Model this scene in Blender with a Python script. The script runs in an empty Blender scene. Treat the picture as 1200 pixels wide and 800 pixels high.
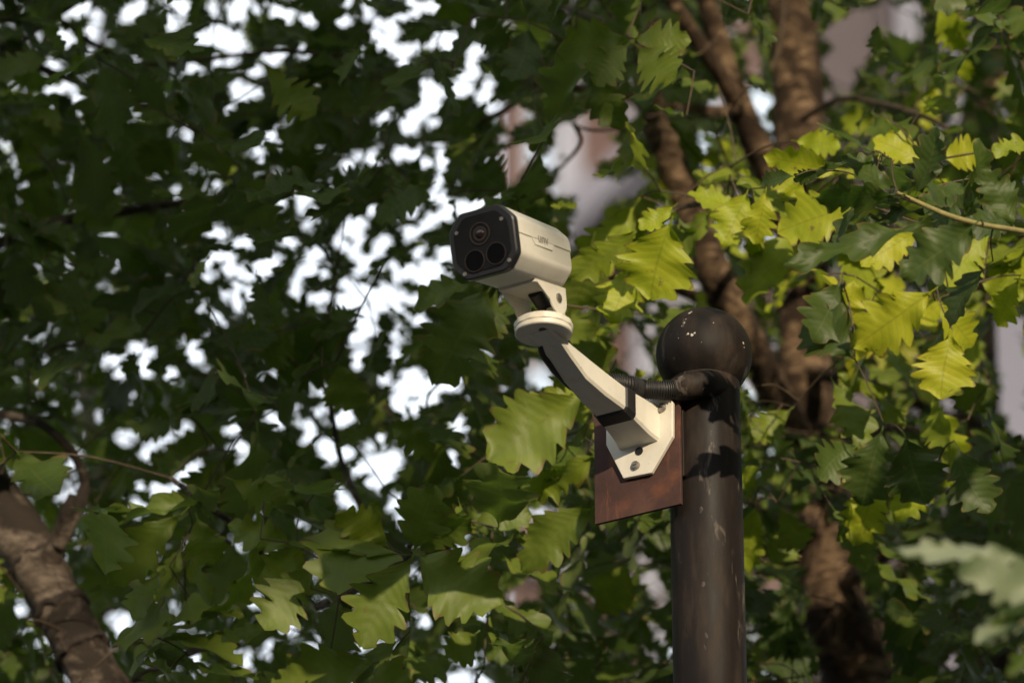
import bpy, math, random
import numpy as np
from mathutils import Vector, Matrix, noise

random.seed(7)
rng = np.random.default_rng(11)
SC = bpy.context.scene
COL = SC.collection
R = math.radians

# ------------------------------------------------------------------ camera
PITCH = R(26.0)
EYE = Vector((0, 0, 1.6))
LENS, SENS = 100.0, 22.3
K = 1200 * LENS / SENS                       # pixels per unit slope in the 1200 px wide photo
RIGHT = Vector((1, 0, 0))
FWD = Vector((0, math.cos(PITCH), math.sin(PITCH)))
UPV = Vector((0, -math.sin(PITCH), math.cos(PITCH)))
cam_d = bpy.data.cameras.new('camera')
cam_d.lens, cam_d.sensor_width, cam_d.sensor_fit = LENS, SENS, 'HORIZONTAL'
cam_d.clip_start, cam_d.clip_end = 0.1, 5000
cam_d.dof.use_dof = True
cam_d.dof.focus_distance = 6.62
cam_d.dof.aperture_fstop = 2.2
cam_d.dof.aperture_blades = 0
cam = bpy.data.objects.new('camera', cam_d)
cam.location = EYE
cam.rotation_euler = (R(90) + PITCH, 0, 0)
COL.objects.link(cam)
SC.camera = cam

# ------------------------------------------------------------------ sky, sun, exposure
SUN_AZ, SUN_EL = R(17), R(17)                # to the right of straight behind the viewer, low
S = Vector((math.sin(SUN_AZ) * math.cos(SUN_EL), -math.cos(SUN_AZ) * math.cos(SUN_EL), math.sin(SUN_EL)))
W = bpy.data.worlds.new('World')
SC.world = W
W.use_nodes = True
nt = W.node_tree
nt.nodes.clear()
sky = nt.nodes.new('ShaderNodeTexSky')
sky.sky_type = 'NISHITA'
sky.sun_disc = False
sky.sun_elevation = SUN_EL
sky.sun_rotation = math.atan2(S.x, S.y)
sky.air_density, sky.dust_density = 1.0, 2.5
bg = nt.nodes.new('ShaderNodeBackground')
bg.inputs['Strength'].default_value = 0.10
veil = nt.nodes.new('ShaderNodeBackground')          # thin bright cloud veil over the whole sky
veil.inputs['Strength'].default_value = 1.3
tc = nt.nodes.new('ShaderNodeTexCoord')
nz = nt.nodes.new('ShaderNodeTexNoise')
nz.inputs['Scale'].default_value = 3.0
nz.inputs['Detail'].default_value = 5
rp = nt.nodes.new('ShaderNodeValToRGB')
rp.color_ramp.elements[0].position, rp.color_ramp.elements[0].color = 0.3, (0.84, 0.88, 0.93, 1)
rp.color_ramp.elements[1].position, rp.color_ramp.elements[1].color = 0.65, (1.0, 0.985, 0.96, 1)
ad = nt.nodes.new('ShaderNodeAddShader')
wo = nt.nodes.new('ShaderNodeOutputWorld')
L = nt.links.new
L(sky.outputs[0], bg.inputs['Color'])
L(tc.outputs['Generated'], nz.inputs['Vector'])
L(nz.outputs['Fac'], rp.inputs['Fac'])
L(rp.outputs['Color'], veil.inputs['Color'])
L(bg.outputs[0], ad.inputs[0])
L(veil.outputs[0], ad.inputs[1])
L(ad.outputs[0], wo.inputs['Surface'])
sun_d = bpy.data.lights.new('sun', 'SUN')
sun_d.energy, sun_d.angle, sun_d.color = 4.6, R(0.53), (1.0, 0.83, 0.60)
sun = bpy.data.objects.new('sun', sun_d)
sun.rotation_euler = (-S).to_track_quat('-Z', 'Y').to_euler()
COL.objects.link(sun)
SC.view_settings.view_transform = 'Standard'
SC.view_settings.look = 'None'
SC.view_settings.exposure = 0.05
SC.view_settings.gamma = 1.0
SC.cycles.max_bounces = 6
SC.cycles.transparent_max_bounces = 4
SC.cycles.use_denoising = True


def at(px, py, d):
    """the point of the place seen at pixel (px, py) of the photograph, d metres deep"""
    return EYE + d * (FWD + RIGHT * ((px - 600) / K) - UPV * ((py - 400) / K))


def on_plane(px, py, p0, n):
    ray = FWD + RIGHT * ((px - 600) / K) - UPV * ((py - 400) / K)
    return EYE + ray * ((p0 - EYE).dot(n) / ray.dot(n))


# ------------------------------------------------------------------ object helpers
def link_mesh(name, verts, faces, mat=None, parent=None, smooth=False):
    me = bpy.data.meshes.new(name)
    me.from_pydata([tuple(v) for v in verts], [], faces)
    me.update()
    if smooth:
        me.polygons.foreach_set('use_smooth', [True] * len(me.polygons))
    o = bpy.data.objects.new(name, me)
    if mat:
        me.materials.append(mat)
    COL.objects.link(o)
    if parent:
        o.parent = parent
        o.matrix_parent_inverse = parent.matrix_basis.inverted()
    return o


def tag(o, label=None, cat=None, group=None, kind=None):
    for key, v in (('label', label), ('category', cat), ('group', group), ('kind', kind)):
        if v:
            o[key] = v
    return o


def thing(name, loc, label, cat, group=None):
    o = bpy.data.objects.new(name, None)
    o.location = loc
    o.empty_display_size = 0.1
    COL.objects.link(o)
    return tag(o, label, cat, group)


class MB:
    def __init__(s):
        s.v, s.f = [], []

    def add(s, verts, faces):
        n = len(s.v)
        s.v += [Vector(v) for v in verts]
        s.f += [tuple(i + n for i in f) for f in faces]
        return s

    def box(s, o, ax, ay, az):
        """a box from its centre and three half-axis vectors"""
        vs = [o + ax * i + ay * j + az * k for k in (-1, 1) for j in (-1, 1) for i in (-1, 1)]
        return s.add(vs, [(0, 2, 3, 1), (4, 5, 7, 6), (0, 1, 5, 4), (2, 6, 7, 3), (0, 4, 6, 2), (1, 3, 7, 5)])

    def loft(s, rings, caps=True):
        n = len(rings[0])
        vs = [p for r in rings for p in r]
        fs = []
        for i in range(len(rings) - 1):
            for j in range(n):
                a, b = i * n + j, i * n + (j + 1) % n
                fs.append((a, b, b + n, a + n))
        if caps:
            fs.append(tuple(range(n - 1, -1, -1)))
            fs.append(tuple((len(rings) - 1) * n + j for j in range(n)))
        return s.add(vs, fs)

    def prism(s, poly, d):
        """extrude a polygon (list of points) by vector d"""
        return s.loft([[Vector(p) for p in poly], [Vector(p) + d for p in poly]])

    def tube(s, pts, rad, sides=8, rough=0.0, freq=6.0, caps=True):
        pts = [Vector(p) for p in pts]
        rings = []
        prev = None
        for i, p in enumerate(pts):
            t = (pts[min(i + 1, len(pts) - 1)] - pts[max(i - 1, 0)]).normalized()
            if prev is None:
                a = t.orthogonal().normalized()
            else:
                a = (prev - t * prev.dot(t)).normalized()
            prev = a
            b = t.cross(a)
            r = rad[i] if hasattr(rad, '__len__') else rad
            ring = []
            for j in range(sides):
                th = 2 * math.pi * j / sides
                dirv = a * math.cos(th) + b * math.sin(th)
                rr = r
                if rough:
                    q = p + dirv * r
                    rr = r * (1 + rough * noise.noise(q * freq) + 0.5 * rough * noise.noise(q * freq * 3.1))
                ring.append(p + dirv * rr)
            rings.append(ring)
        return s.loft(rings, caps)

    def build(s, name, mat, parent=None, smooth=False, bevel=0.0, seg=2, angle=35):
        o = link_mesh(name, s.v, s.f, mat, parent, smooth)
        if bevel:
            m = o.modifiers.new('bevel', 'BEVEL')
            m.width, m.segments, m.limit_method, m.angle_limit = bevel, seg, 'ANGLE', R(30)
            m.harden_normals = True
        if bevel and not smooth:
            o.data.polygons.foreach_set('use_smooth', [True] * len(o.data.polygons))
            o.data.set_sharp_from_angle(angle=R(15))
        elif smooth:
            o.data.set_sharp_from_angle(angle=R(angle))
        return o


def spline(pts, rad, n=6):
    """Catmull-Rom through the points, radii interpolated"""
    P = [Vector(p) for p in pts]
    out, ro = [], []
    for i in range(len(P) - 1):
        p0, p1, p2, p3 = P[max(i - 1, 0)], P[i], P[i + 1], P[min(i + 2, len(P) - 1)]
        for j in range(n):
            t = j / n
            out.append(0.5 * ((2 * p1) + (p2 - p0) * t + (2 * p0 - 5 * p1 + 4 * p2 - p3) * t * t + (3 * p1 - p0 - 3 * p2 + p3) * t ** 3))
            ro.append(rad[i] * (1 - t) + rad[i + 1] * t)
    out.append(P[-1])
    ro.append(rad[-1])
    return out, ro


# ------------------------------------------------------------------ materials
def mat_new(name):
    m = bpy.data.materials.new(name)
    m.use_nodes = True
    n = m.node_tree
    return m, n, n.nodes['Principled BSDF'], n.links.new


def N(nt, kind, **kw):
    x = nt.nodes.new(kind)
    for k, v in kw.items():
        if k in x.inputs:
            x.inputs[k].default_value = v
        else:
            setattr(x, k, v)
    return x


def ramp(nt, *stops):
    x = nt.nodes.new('ShaderNodeValToRGB')
    cr = x.color_ramp
    while len(cr.elements) < len(stops):
        cr.elements.new(0.5)
    for e, (p, c) in zip(cr.elements, stops):
        e.position = p
        e.color = (*c, 1) if len(c) == 3 else c
    return x


def mix(nt, fac, a, b, mode='MIX'):
    x = nt.nodes.new('ShaderNodeMix')
    x.data_type = 'RGBA'
    x.blend_type = mode
    for sock, v in ((x.inputs[0], fac), (x.inputs[6], a), (x.inputs[7], b)):
        if hasattr(v, 'is_linked'):
            nt.links.new(v, sock)
        elif isinstance(v, (int, float)):
            sock.default_value = v
        else:
            sock.default_value = (*v, 1)
    return x.outputs[2]


def plain(name, col, rough=0.5, metal=0.0, spec=0.5, var=0.12, scale=30.0, bump=0.0):
    m, n, p, l = mat_new(name)
    co = N(n, 'ShaderNodeTexCoord')
    t = N(n, 'ShaderNodeTexNoise', Scale=scale, Detail=5.0, Roughness=0.6)
    l(co.outputs['Object'], t.inputs['Vector'])
    r = ramp(n, (0.3, tuple(c * (1 - var) for c in col)), (0.7, tuple(min(1, c * (1 + var)) for c in col)))
    l(t.outputs['Fac'], r.inputs['Fac'])
    l(r.outputs['Color'], p.inputs['Base Color'])
    p.inputs['Roughness'].default_value = rough
    p.inputs['Metallic'].default_value = metal
    p.inputs['Specular IOR Level'].default_value = spec
    if bump:
        b = N(n, 'ShaderNodeBump', Strength=bump, Distance=0.002)
        l(t.outputs['Fac'], b.inputs['Height'])
        l(b.outputs[0], p.inputs['Normal'])
    return m


def cream_mat():
    m, n, p, l = mat_new('cream_paint')
    co = N(n, 'ShaderNodeTexCoord')
    t = N(n, 'ShaderNodeTexNoise', Scale=22.0, Detail=6.0, Roughness=0.65)
    l(co.outputs['Object'], t.inputs['Vector'])
    r = ramp(n, (0.35, (0.655, 0.62, 0.53)), (0.62, (0.71, 0.68, 0.59)))
    l(t.outputs['Fac'], r.inputs['Fac'])
    # fine grime specks and faint streaks
    t2 = N(n, 'ShaderNodeTexNoise', Scale=140.0, Detail=3.0)
    l(co.outputs['Object'], t2.inputs['Vector'])
    r2 = ramp(n, (0.64, (0, 0, 0)), (0.78, (0.5, 0.5, 0.5)))
    l(t2.outputs['Fac'], r2.inputs['Fac'])
    c = mix(n, r2.outputs['Color'], r.outputs['Color'], (0.42, 0.36, 0.27))
    mp = N(n, 'ShaderNodeMapping')
    mp.inputs['Scale'].default_value = (40, 40, 3)
    l(co.outputs['Object'], mp.inputs['Vector'])
    t3 = N(n, 'ShaderNodeTexNoise', Scale=1.0, Detail=4.0)
    l(mp.outputs[0], t3.inputs['Vector'])
    r3 = ramp(n, (0.55, (0, 0, 0)), (0.8, (0.35, 0.35, 0.35)))
    l(t3.outputs['Fac'], r3.inputs['Fac'])
    c = mix(n, r3.outputs['Color'], c, (0.45, 0.40, 0.30))
    l(c, p.inputs['Base Color'])
    p.inputs['Roughness'].default_value = 0.42
    b = N(n, 'ShaderNodeBump', Strength=0.05, Distance=0.001)
    l(t2.outputs['Fac'], b.inputs['Height'])
    l(b.outputs[0], p.inputs['Normal'])
    return m


def pole_mat(name='weathered_black_paint', dim=1.0):
    m, n, p, l = mat_new(name)
    co = N(n, 'ShaderNodeTexCoord')
    mp = N(n, 'ShaderNodeMapping')
    mp.inputs['Scale'].default_value = (26, 26, 5)
    l(co.outputs['Object'], mp.inputs['Vector'])
    t = N(n, 'ShaderNodeTexNoise', Scale=1.0, Detail=7.0, Roughness=0.65)
    l(mp.outputs[0], t.inputs['Vector'])
    r = ramp(n, *[(q, tuple(dim * c for c in col)) for q, col in ((0.30, (0.009, 0.008, 0.0075)), (0.50, (0.021, 0.0155, 0.0125)), (0.66, (0.052, 0.038, 0.028)), (0.78, (0.16, 0.13, 0.105)))])
    l(t.outputs['Fac'], r.inputs['Fac'])
    t2 = N(n, 'ShaderNodeTexNoise', Scale=7.0, Detail=6.0, Roughness=0.7, Distortion=0.6)
    l(co.outputs['Object'], t2.inputs['Vector'])
    r2 = ramp(n, (0.56, (0, 0, 0)), (0.72, (0.75, 0.75, 0.75)))
    l(t2.outputs['Fac'], r2.inputs['Fac'])
    c = mix(n, r2.outputs['Color'], r.outputs['Color'], (0.055, 0.026, 0.015))
    mp4 = N(n, 'ShaderNodeMapping')
    mp4.inputs['Scale'].default_value = (30, 30, 7)
    l(co.outputs['Object'], mp4.inputs['Vector'])
    t4 = N(n, 'ShaderNodeTexNoise', Scale=1.0, Detail=4.0, Roughness=0.75, Distortion=0.8)
    l(mp4.outputs[0], t4.inputs['Vector'])
    r4 = ramp(n, (0.60, (0, 0, 0)), (0.74, (0.55, 0.55, 0.55)))
    l(t4.outputs['Fac'], r4.inputs['Fac'])
    c = mix(n, r4.outputs['Color'], c, (0.26, 0.22, 0.18))
    l(c, p.inputs['Base Color'])
    p.inputs['Specular IOR Level'].default_value = 0.17
    rr = ramp(n, (0.3, (0.45,) * 3), (0.7, (0.72,) * 3))
    l(t.outputs['Fac'], rr.inputs['Fac'])
    l(rr.outputs['Color'], p.inputs['Roughness'])
    b = N(n, 'ShaderNodeBump', Strength=0.25, Distance=0.003)
    l(t2.outputs['Fac'], b.inputs['Height'])
    l(b.outputs[0], p.inputs['Normal'])
    return m


def rust_mat():
    m, n, p, l = mat_new('rusty_steel')
    co = N(n, 'ShaderNodeTexCoord')
    t = N(n, 'ShaderNodeTexNoise', Scale=14.0, Detail=8.0, Roughness=0.7)
    l(co.outputs['Object'], t.inputs['Vector'])
    r = ramp(n, (0.3, (0.040, 0.020, 0.017)), (0.55, (0.070, 0.034, 0.027)), (0.72, (0.11, 0.052, 0.036)))
    l(t.outputs['Fac'], r.inputs['Fac'])
    mp = N(n, 'ShaderNodeMapping')
    mp.inputs['Scale'].default_value = (34, 34, 9)
    l(co.outputs['Object'], mp.inputs['Vector'])
    t2 = N(n, 'ShaderNodeTexNoise', Scale=1.0, Detail=6.0, Roughness=0.75)
    l(mp.outputs[0], t2.inputs['Vector'])
    r2 = ramp(n, (0.55, (0, 0, 0)), (0.70, (0.75, 0.75, 0.75)))
    l(t2.outputs['Fac'], r2.inputs['Fac'])
    c = mix(n, r2.outputs['Color'], r.outputs['Color'], (0.20, 0.072, 0.032))
    l(c, p.inputs['Base Color'])
    p.inputs['Roughness'].default_value = 0.7
    p.inputs['Specular IOR Level'].default_value = 0.3
    b = N(n, 'ShaderNodeBump', Strength=0.3, Distance=0.002)
    l(t.outputs['Fac'], b.inputs['Height'])
    l(b.outputs[0], p.inputs['Normal'])
    return m


def bark_mat(name, dark, mid, pale, ring=9.0):
    m, n, p, l = mat_new(name)
    co = N(n, 'ShaderNodeTexCoord')
    mp = N(n, 'ShaderNodeMapping')
    mp.inputs['Scale'].default_value = (16, 16, 42)
    l(co.outputs['Object'], mp.inputs['Vector'])
    t = N(n, 'ShaderNodeTexNoise', Scale=1.6, Detail=9.0, Roughness=0.78, Distortion=0.2)
    l(mp.outputs[0], t.inputs['Vector'])
    r = ramp(n, (0.30, dark), (0.48, mid), (0.64, pale))
    l(t.outputs['Fac'], r.inputs['Fac'])
    t2 = N(n, 'ShaderNodeTexNoise', Scale=ring, Detail=5.0, Roughness=0.7, Distortion=0.8)
    l(co.outputs['Object'], t2.inputs['Vector'])
    r2 = ramp(n, (0.47, (1, 1, 1)), (0.56, (0, 0, 0)))
    l(t2.outputs['Fac'], r2.inputs['Fac'])
    c = mix(n, r2.outputs['Color'], r.outputs['Color'], tuple(0.55 * a + 0.2 * b for a, b in zip(dark, mid)))
    l(c, p.inputs['Base Color'])
    p.inputs['Roughness'].default_value = 0.85
    p.inputs['Specular IOR Level'].default_value = 0.25
    b = N(n, 'ShaderNodeBump', Strength=1.0, Distance=0.014)
    l(t.outputs['Fac'], b.inputs['Height'])
    l(b.outputs[0], p.inputs['Normal'])
    return m


def leaf_mat(name, src):
    m, n, p, l = mat_new(name)
    a = N(n, 'ShaderNodeAttribute')
    a.attribute_name = 'tint'
    a.attribute_type = src
    tint = a.outputs['Fac']
    uv = N(n, 'ShaderNodeUVMap')
    sep = N(n, 'ShaderNodeSeparateXYZ')
    l(uv.outputs[0], sep.inputs[0])

    def M(op, x, y=None):
        k = n.nodes.new('ShaderNodeMath')
        k.operation = op
        for i, v in enumerate((x, y)):
            if v is None:
                continue
            if hasattr(v, 'is_linked'):
                l(v, k.inputs[i])
            else:
                k.inputs[i].default_value = v
        return k.outputs[0]
    u = M('ABSOLUTE', M('SUBTRACT', sep.outputs[0], 0.5))       # 0 at midrib, .5 at margin
    v = sep.outputs[1]
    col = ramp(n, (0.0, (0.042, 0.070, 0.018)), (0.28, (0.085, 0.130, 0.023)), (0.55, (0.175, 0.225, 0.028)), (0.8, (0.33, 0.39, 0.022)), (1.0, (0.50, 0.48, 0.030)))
    # blotchy ripening within the leaf
    off = N(n, 'ShaderNodeVectorMath', operation='ADD')
    l(uv.outputs[0], off.inputs[0])
    cmb = N(n, 'ShaderNodeCombineXYZ')
    l(M('MULTIPLY', tint, 37.7), cmb.inputs[2])
    l(cmb.outputs[0], off.inputs[1])
    t = N(n, 'ShaderNodeTexNoise', Scale=2.6, Detail=5.0, Roughness=0.6)
    l(off.outputs[0], t.inputs['Vector'])
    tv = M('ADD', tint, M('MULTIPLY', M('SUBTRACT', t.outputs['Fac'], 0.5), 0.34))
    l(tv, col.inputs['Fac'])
    # veins: midrib and slanting laterals
    mid = M('LESS_THAN', u, 0.016)
    fr = M('FRACT', M('MULTIPLY', M('SUBTRACT', v, M('MULTIPLY', u, 0.42)), 10.0))
    lat = M('LESS_THAN', M('ABSOLUTE', M('SUBTRACT', fr, 0.5)), 0.075)
    vein = M('MAXIMUM', mid, M('MULTIPLY', lat, 0.55))
    geo = N(n, 'ShaderNodeNewGeometry')
    vc = ramp(n, (0.0, (0.13, 0.17, 0.06)), (0.45, (0.17, 0.22, 0.06)), (0.8, (0.18, 0.19, 0.03)))
    l(tint, vc.inputs['Fac'])
    c = mix(n, M('MULTIPLY', vein, 0.34), col.outputs['Color'], vc.outputs['Color'])
    # brown spots
    t2 = N(n, 'ShaderNodeTexNoise', Scale=6.5, Detail=4.0, Roughness=0.65)
    l(off.outputs[0], t2.inputs['Vector'])
    sp = ramp(n, (0.635, (0, 0, 0)), (0.70, (0.8, 0.8, 0.8)))
    l(t2.outputs['Fac'], sp.inputs['Fac'])
    c = mix(n, sp.outputs['Color'], c, (0.17, 0.125, 0.045))
    edge = M('MULTIPLY', M('GREATER_THAN', M('ADD', u, M('MULTIPLY', M('SUBTRACT', t2.outputs['Fac'], .5), .34)), .475), .75)
    c = mix(n, edge, c, (0.20, 0.13, 0.045))
    # downy pale leaves
    pa = N(n, 'ShaderNodeAttribute')
    pa.attribute_name = 'pale'
    pa.attribute_type = src
    c = mix(n, pa.outputs['Fac'], c, (0.36, 0.39, 0.30))
    # paler matt underside
    c2 = mix(n, 0.35, c, (0.17, 0.20, 0.12))
    c = mix(n, geo.outputs['Backfacing'], c, c2)
    l(c, p.inputs['Base Color'])
    p.inputs['Roughness'].default_value = 0.48
    p.inputs['Specular IOR Level'].default_value = 0.35
    # quilted relief between the veins
    ht = M('ADD', M('MULTIPLY', M('ABSOLUTE', M('SUBTRACT', fr, 0.5)), 1.6), M('MULTIPLY', t2.outputs['Fac'], 0.6))
    b = N(n, 'ShaderNodeBump', Strength=0.14, Distance=0.003)
    l(ht, b.inputs['Height'])
    l(b.outputs[0], p.inputs['Normal'])
    tr = N(n, 'ShaderNodeBsdfTranslucent')
    l(mix(n, 1.0, c, (1.0, 1.25, 0.45), 'MULTIPLY'), tr.inputs['Color'])
    ms = N(n, 'ShaderNodeMixShader', Fac=0.40)
    l(p.outputs[0], ms.inputs[1])
    l(tr.outputs[0], ms.inputs[2])
    l(ms.outputs[0], n.nodes['Material Output'].inputs['Surface'])
    return m


def wall_mat(name, c1, c2, joint):
    """far brick or tile cladding"""
    m, n, p, l = mat_new(name)
    co = N(n, 'ShaderNodeTexCoord')
    mp = N(n, 'ShaderNodeMapping')
    mp.inputs['Rotation'].default_value = (R(90), 0, 0)
    l(co.outputs['Object'], mp.inputs['Vector'])
    br = N(n, 'ShaderNodeTexBrick', Scale=1.0)
    br.inputs['Color1'].default_value = (*c1, 1)
    br.inputs['Color2'].default_value = (*c2, 1)
    br.inputs['Mortar'].default_value = (*joint, 1)
    br.inputs['Brick Width'].default_value = 0.24
    br.inputs['Row Height'].default_value = 0.075
    br.inputs['Mortar Size'].default_value = 0.012
    l(mp.outputs[0], br.inputs['Vector'])
    t = N(n, 'ShaderNodeTexNoise', Scale=0.6, Detail=5.0)
    l(co.outputs['Object'], t.inputs['Vector'])
    r = ramp(n, (0.3, (0.82,) * 3), (0.7, (1.1,) * 3))
    l(t.outputs['Fac'], r.inputs['Fac'])
    l(mix(n, 1.0, br.outputs['Color'], r.outputs['Color'], 'MULTIPLY'), p.inputs['Base Color'])
    p.inputs['Roughness'].default_value = 0.8
    return m


M_CREAM = cream_mat()
M_POLE = pole_mat(dim=.8)
M_BALL = pole_mat('black_ball_paint', .7)
M_RUST = rust_mat()
M_BLACK = plain('black_plastic', (0.012, 0.012, 0.013), 0.38, var=0.25)
M_PANEL = plain('dark_front_glass', (0.008, 0.0085, 0.009), 0.25, spec=0.2, var=0.2)
M_LENS = plain('lens_glass', (0.003, 0.003, 0.0035), 0.15, spec=0.12)
M_DOME = plain('coated_lens', (0.016, 0.008, 0.007), 0.07, spec=0.6)
M_RING = plain('lens_ring', (0.022, 0.017, 0.014), 0.4, spec=.3)
M_STEEL = plain('dull_steel', (0.34, 0.31, 0.27), 0.42, metal=0.85, var=0.3, scale=120)
M_RUBBER = plain('black_rubber', (0.016, 0.015, 0.014), 0.55, var=0.3)
M_CHIP = plain('bare_pale_spot', (0.42, 0.40, 0.35), 0.7, var=0.2, scale=200)
M_PRINT = plain('grey_print', (0.30, 0.28, 0.24), 0.5)
M_BARK = bark_mat('oak_bark', (0.030, 0.018, 0.011), (0.145, 0.092, 0.056), (0.48, 0.33, 0.20))
M_BARK2 = bark_mat('pale_bark', (0.038, 0.029, 0.023), (0.15, 0.115, 0.088), (0.36, 0.29, 0.23), 7.0)
M_RIDGE = plain('dark_cracked_bark', (0.035, 0.024, 0.018), 0.9, var=.5, scale=50, bump=.6)
M_TWIG = plain('twig_bark', (0.075, 0.050, 0.030), 0.8, var=0.4, scale=60)
M_TWIGY = plain('young_twig', (0.26, 0.22, 0.07), 0.6, var=0.3, scale=60)
M_LEAF = leaf_mat('oak_leaf', 'OBJECT')
M_MASS = leaf_mat('oak_leaf_mass', 'GEOMETRY')
M_BRICK = wall_mat('pink_brick', (0.27, 0.150, 0.115), (0.23, 0.125, 0.098), (0.27, 0.20, 0.17))
M_BRICK2 = wall_mat('mauve_brick', (0.165, 0.115, 0.105), (0.14, 0.10, 0.092), (0.19, 0.155, 0.15))
M_RENDER = plain('lilac_render', (0.30, 0.28, 0.305), 0.85, var=0.06, scale=1.5)
M_WHITE = plain('white_concrete', (0.46, 0.44, 0.46), 0.8, var=0.08, scale=1.2)
M_FRAME = plain('window_frame', (0.55, 0.55, 0.56), 0.5)
M_PANE = plain('window_glass', (0.05, 0.07, 0.09), 0.04, spec=1.0, var=0.1, scale=0.5)
M_PANE.node_tree.nodes['Principled BSDF'].inputs['Metallic'].default_value = 0.75
M_PANE.node_tree.nodes['Principled BSDF'].inputs['Base Color'].default_value = (0.5, 0.6, 0.7, 1)
for lk in list(M_PANE.node_tree.links):
    if lk.to_socket.name == 'Base Color':
        M_PANE.node_tree.links.remove(lk)
M_GROUND = plain('paving', (0.055, 0.053, 0.050), 0.9, var=0.2, scale=2.0)
M_STUCCO = plain('grey_stucco', (0.15, 0.14, 0.13), 0.9, var=0.12, scale=1.0)

# ------------------------------------------------------------------ ground
g = 3000
ground = link_mesh('ground', [(-g, -g, 0), (g, -g, 0), (g, g, 0), (-g, g, 0)], [(0, 1, 2, 3)], M_GROUND)
tag(ground, kind='structure')


# ------------------------------------------------------------------ apartment building far behind the trees
def build_block():
    D = 46.0
    c = at(600, 400, D)
    Y = c.y
    sx = D / K                                           # metres per pixel there

    def X(px):
        return (px - 600) * sx

    def Z(py):
        return at(600, py, D).z
    b = thing('apartment_building', (X(900), Y + 6, 0), 'tall pink brick and white apartment block standing behind the oak trees', 'building')
    top = Z(-420)
    x0, x1 = X(592), X(1760)

    def slab(name, a0, a1, z0, z1, y0, y1, mat):
        return MB().box(Vector(((a0 + a1) / 2, (y0 + y1) / 2, (z0 + z1) / 2)), Vector(((a1 - a0) / 2, 0, 0)), Vector((0, (y1 - y0) / 2, 0)), Vector((0, 0, (z1 - z0) / 2))).build(name, mat, b)
    slab('wall', x0, X(1095), 0, top, Y, Y + 12, M_BRICK)
    slab('wall', X(1095), x1, 0, top - .02, Y - .25, Y + 11.9, M_RENDER)
    slab('wall', X(930), X(1066), 0, top - .04, Y - .15, Y + .5, M_BRICK2)
    for a, w in ((652, 30), (742, 26), (1066, 17), (845, 20)):
        slab('pilaster', X(a), X(a + w), 0, top - .06, Y - .45, Y + .3, M_WHITE)
    # storeys: 3 m each; a white floor band and windows per storey
    zs = Z(330)
    zk = [zs + 3.0 * i for i in range(-6, 6) if 1 < zs + 3.0 * i < top - 1]
    for z in zk:
        slab('floor_band', x0 - .06, X(650), z - .13, z + .13, Y - .22, Y + .2, M_WHITE)
        slab('floor_band', X(770), X(843), z - .2, z + .2, Y - .2, Y + .2, M_WHITE)
        slab('floor_band', X(1097), x1, z - .1, z + .1, Y - .4, Y + .2, M_WHITE)
        for a0, a1, h0, h1 in ((616, 650, .5, 2.2), (770, 843, .5, 2.3), (872, 928, .35, 2.4), (1230, 1330, .8, 2.2), (1460, 1560, .8, 2.2)):
            yy = Y - (.25 if a0 > 1095 else 0)
            fr = MB()
            cx, hw = (X(a0) + X(a1)) / 2, (X(a1) - X(a0)) / 2
            for sgn in (-1, 1):
                fr.box(Vector((cx + sgn * (hw - .03), yy - .05, z + (h0 + h1) / 2)), Vector((.03, 0, 0)), Vector((0, .06, 0)), Vector((0, 0, (h1 - h0) / 2)))
                fr.box(Vector((cx, yy - .048, z + (h0 if sgn < 0 else h1) - sgn * .03)), Vector((hw - .061, 0, 0)), Vector((0, .06, 0)), Vector((0, 0, .03)))
            w = fr.build('window', M_FRAME, b)
            MB().box(Vector((cx, yy - .02, z + (h0 + h1) / 2)), Vector((hw - .062, 0, 0)), Vector((0, .012, 0)), Vector((0, 0, (h1 - h0) / 2 - .062))).build('pane', M_PANE, w)
    # open stair flights sloping across the bay between the two pilasters
    for z in zk:
        p0, p1 = Vector((X(664), Y - .9, z + .25)), Vector((X(792), Y - .9, z + 1.35))
        d = (p1 - p0) / 2
        MB().box((p0 + p1) / 2, d, Vector((0, .4, 0)), Vector((0, 0, .19))).build('stair_flight', M_RENDER, b)
    slab('parapet', x0 - .1, X(1094), top - .03, top + .5, Y - .1, Y + 12.1, M_WHITE)
    slab('parapet', X(1094) + .01, x1 + .1, top - .05, top + .48, Y - .35, Y + 12, M_WHITE)
    return b


build_block()


# unseen block added behind the viewer to hold back sun and low sky
def build_shade_block():
    yb = -15.0
    edge = at(-40, 400, 7.6)
    xe = edge.x + (edge.y - yb) * S.x / -S.y
    b = thing('shade_block', ((xe - 20) / 1.0 / 2, yb - 6, 0), 'unseen grey block added behind the viewer to cast shade', 'building')
    H = 13.0
    MB().box(Vector((xe - 16, yb - 6, H / 2)), Vector((16, 0, 0)), Vector((0, 6, 0)), Vector((0, 0, H / 2))).build('wall', M_STUCCO, b)
    for f in range(4):
        for i in range(9):
            x = xe - 2.2 - i * 3.4
            w = MB().box(Vector((x, yb + .02, 2.0 + f * 3)), Vector((.75, 0, 0)), Vector((0, .05, 0)), Vector((0, 0, .8))).build('window', M_FRAME, b)
            MB().box(Vector((x, yb + .06, 2.0 + f * 3)), Vector((.68, 0, 0)), Vector((0, .02, 0)), Vector((0, 0, .73))).build('pane', M_PANE, w)
    return b


build_shade_block()


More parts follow.
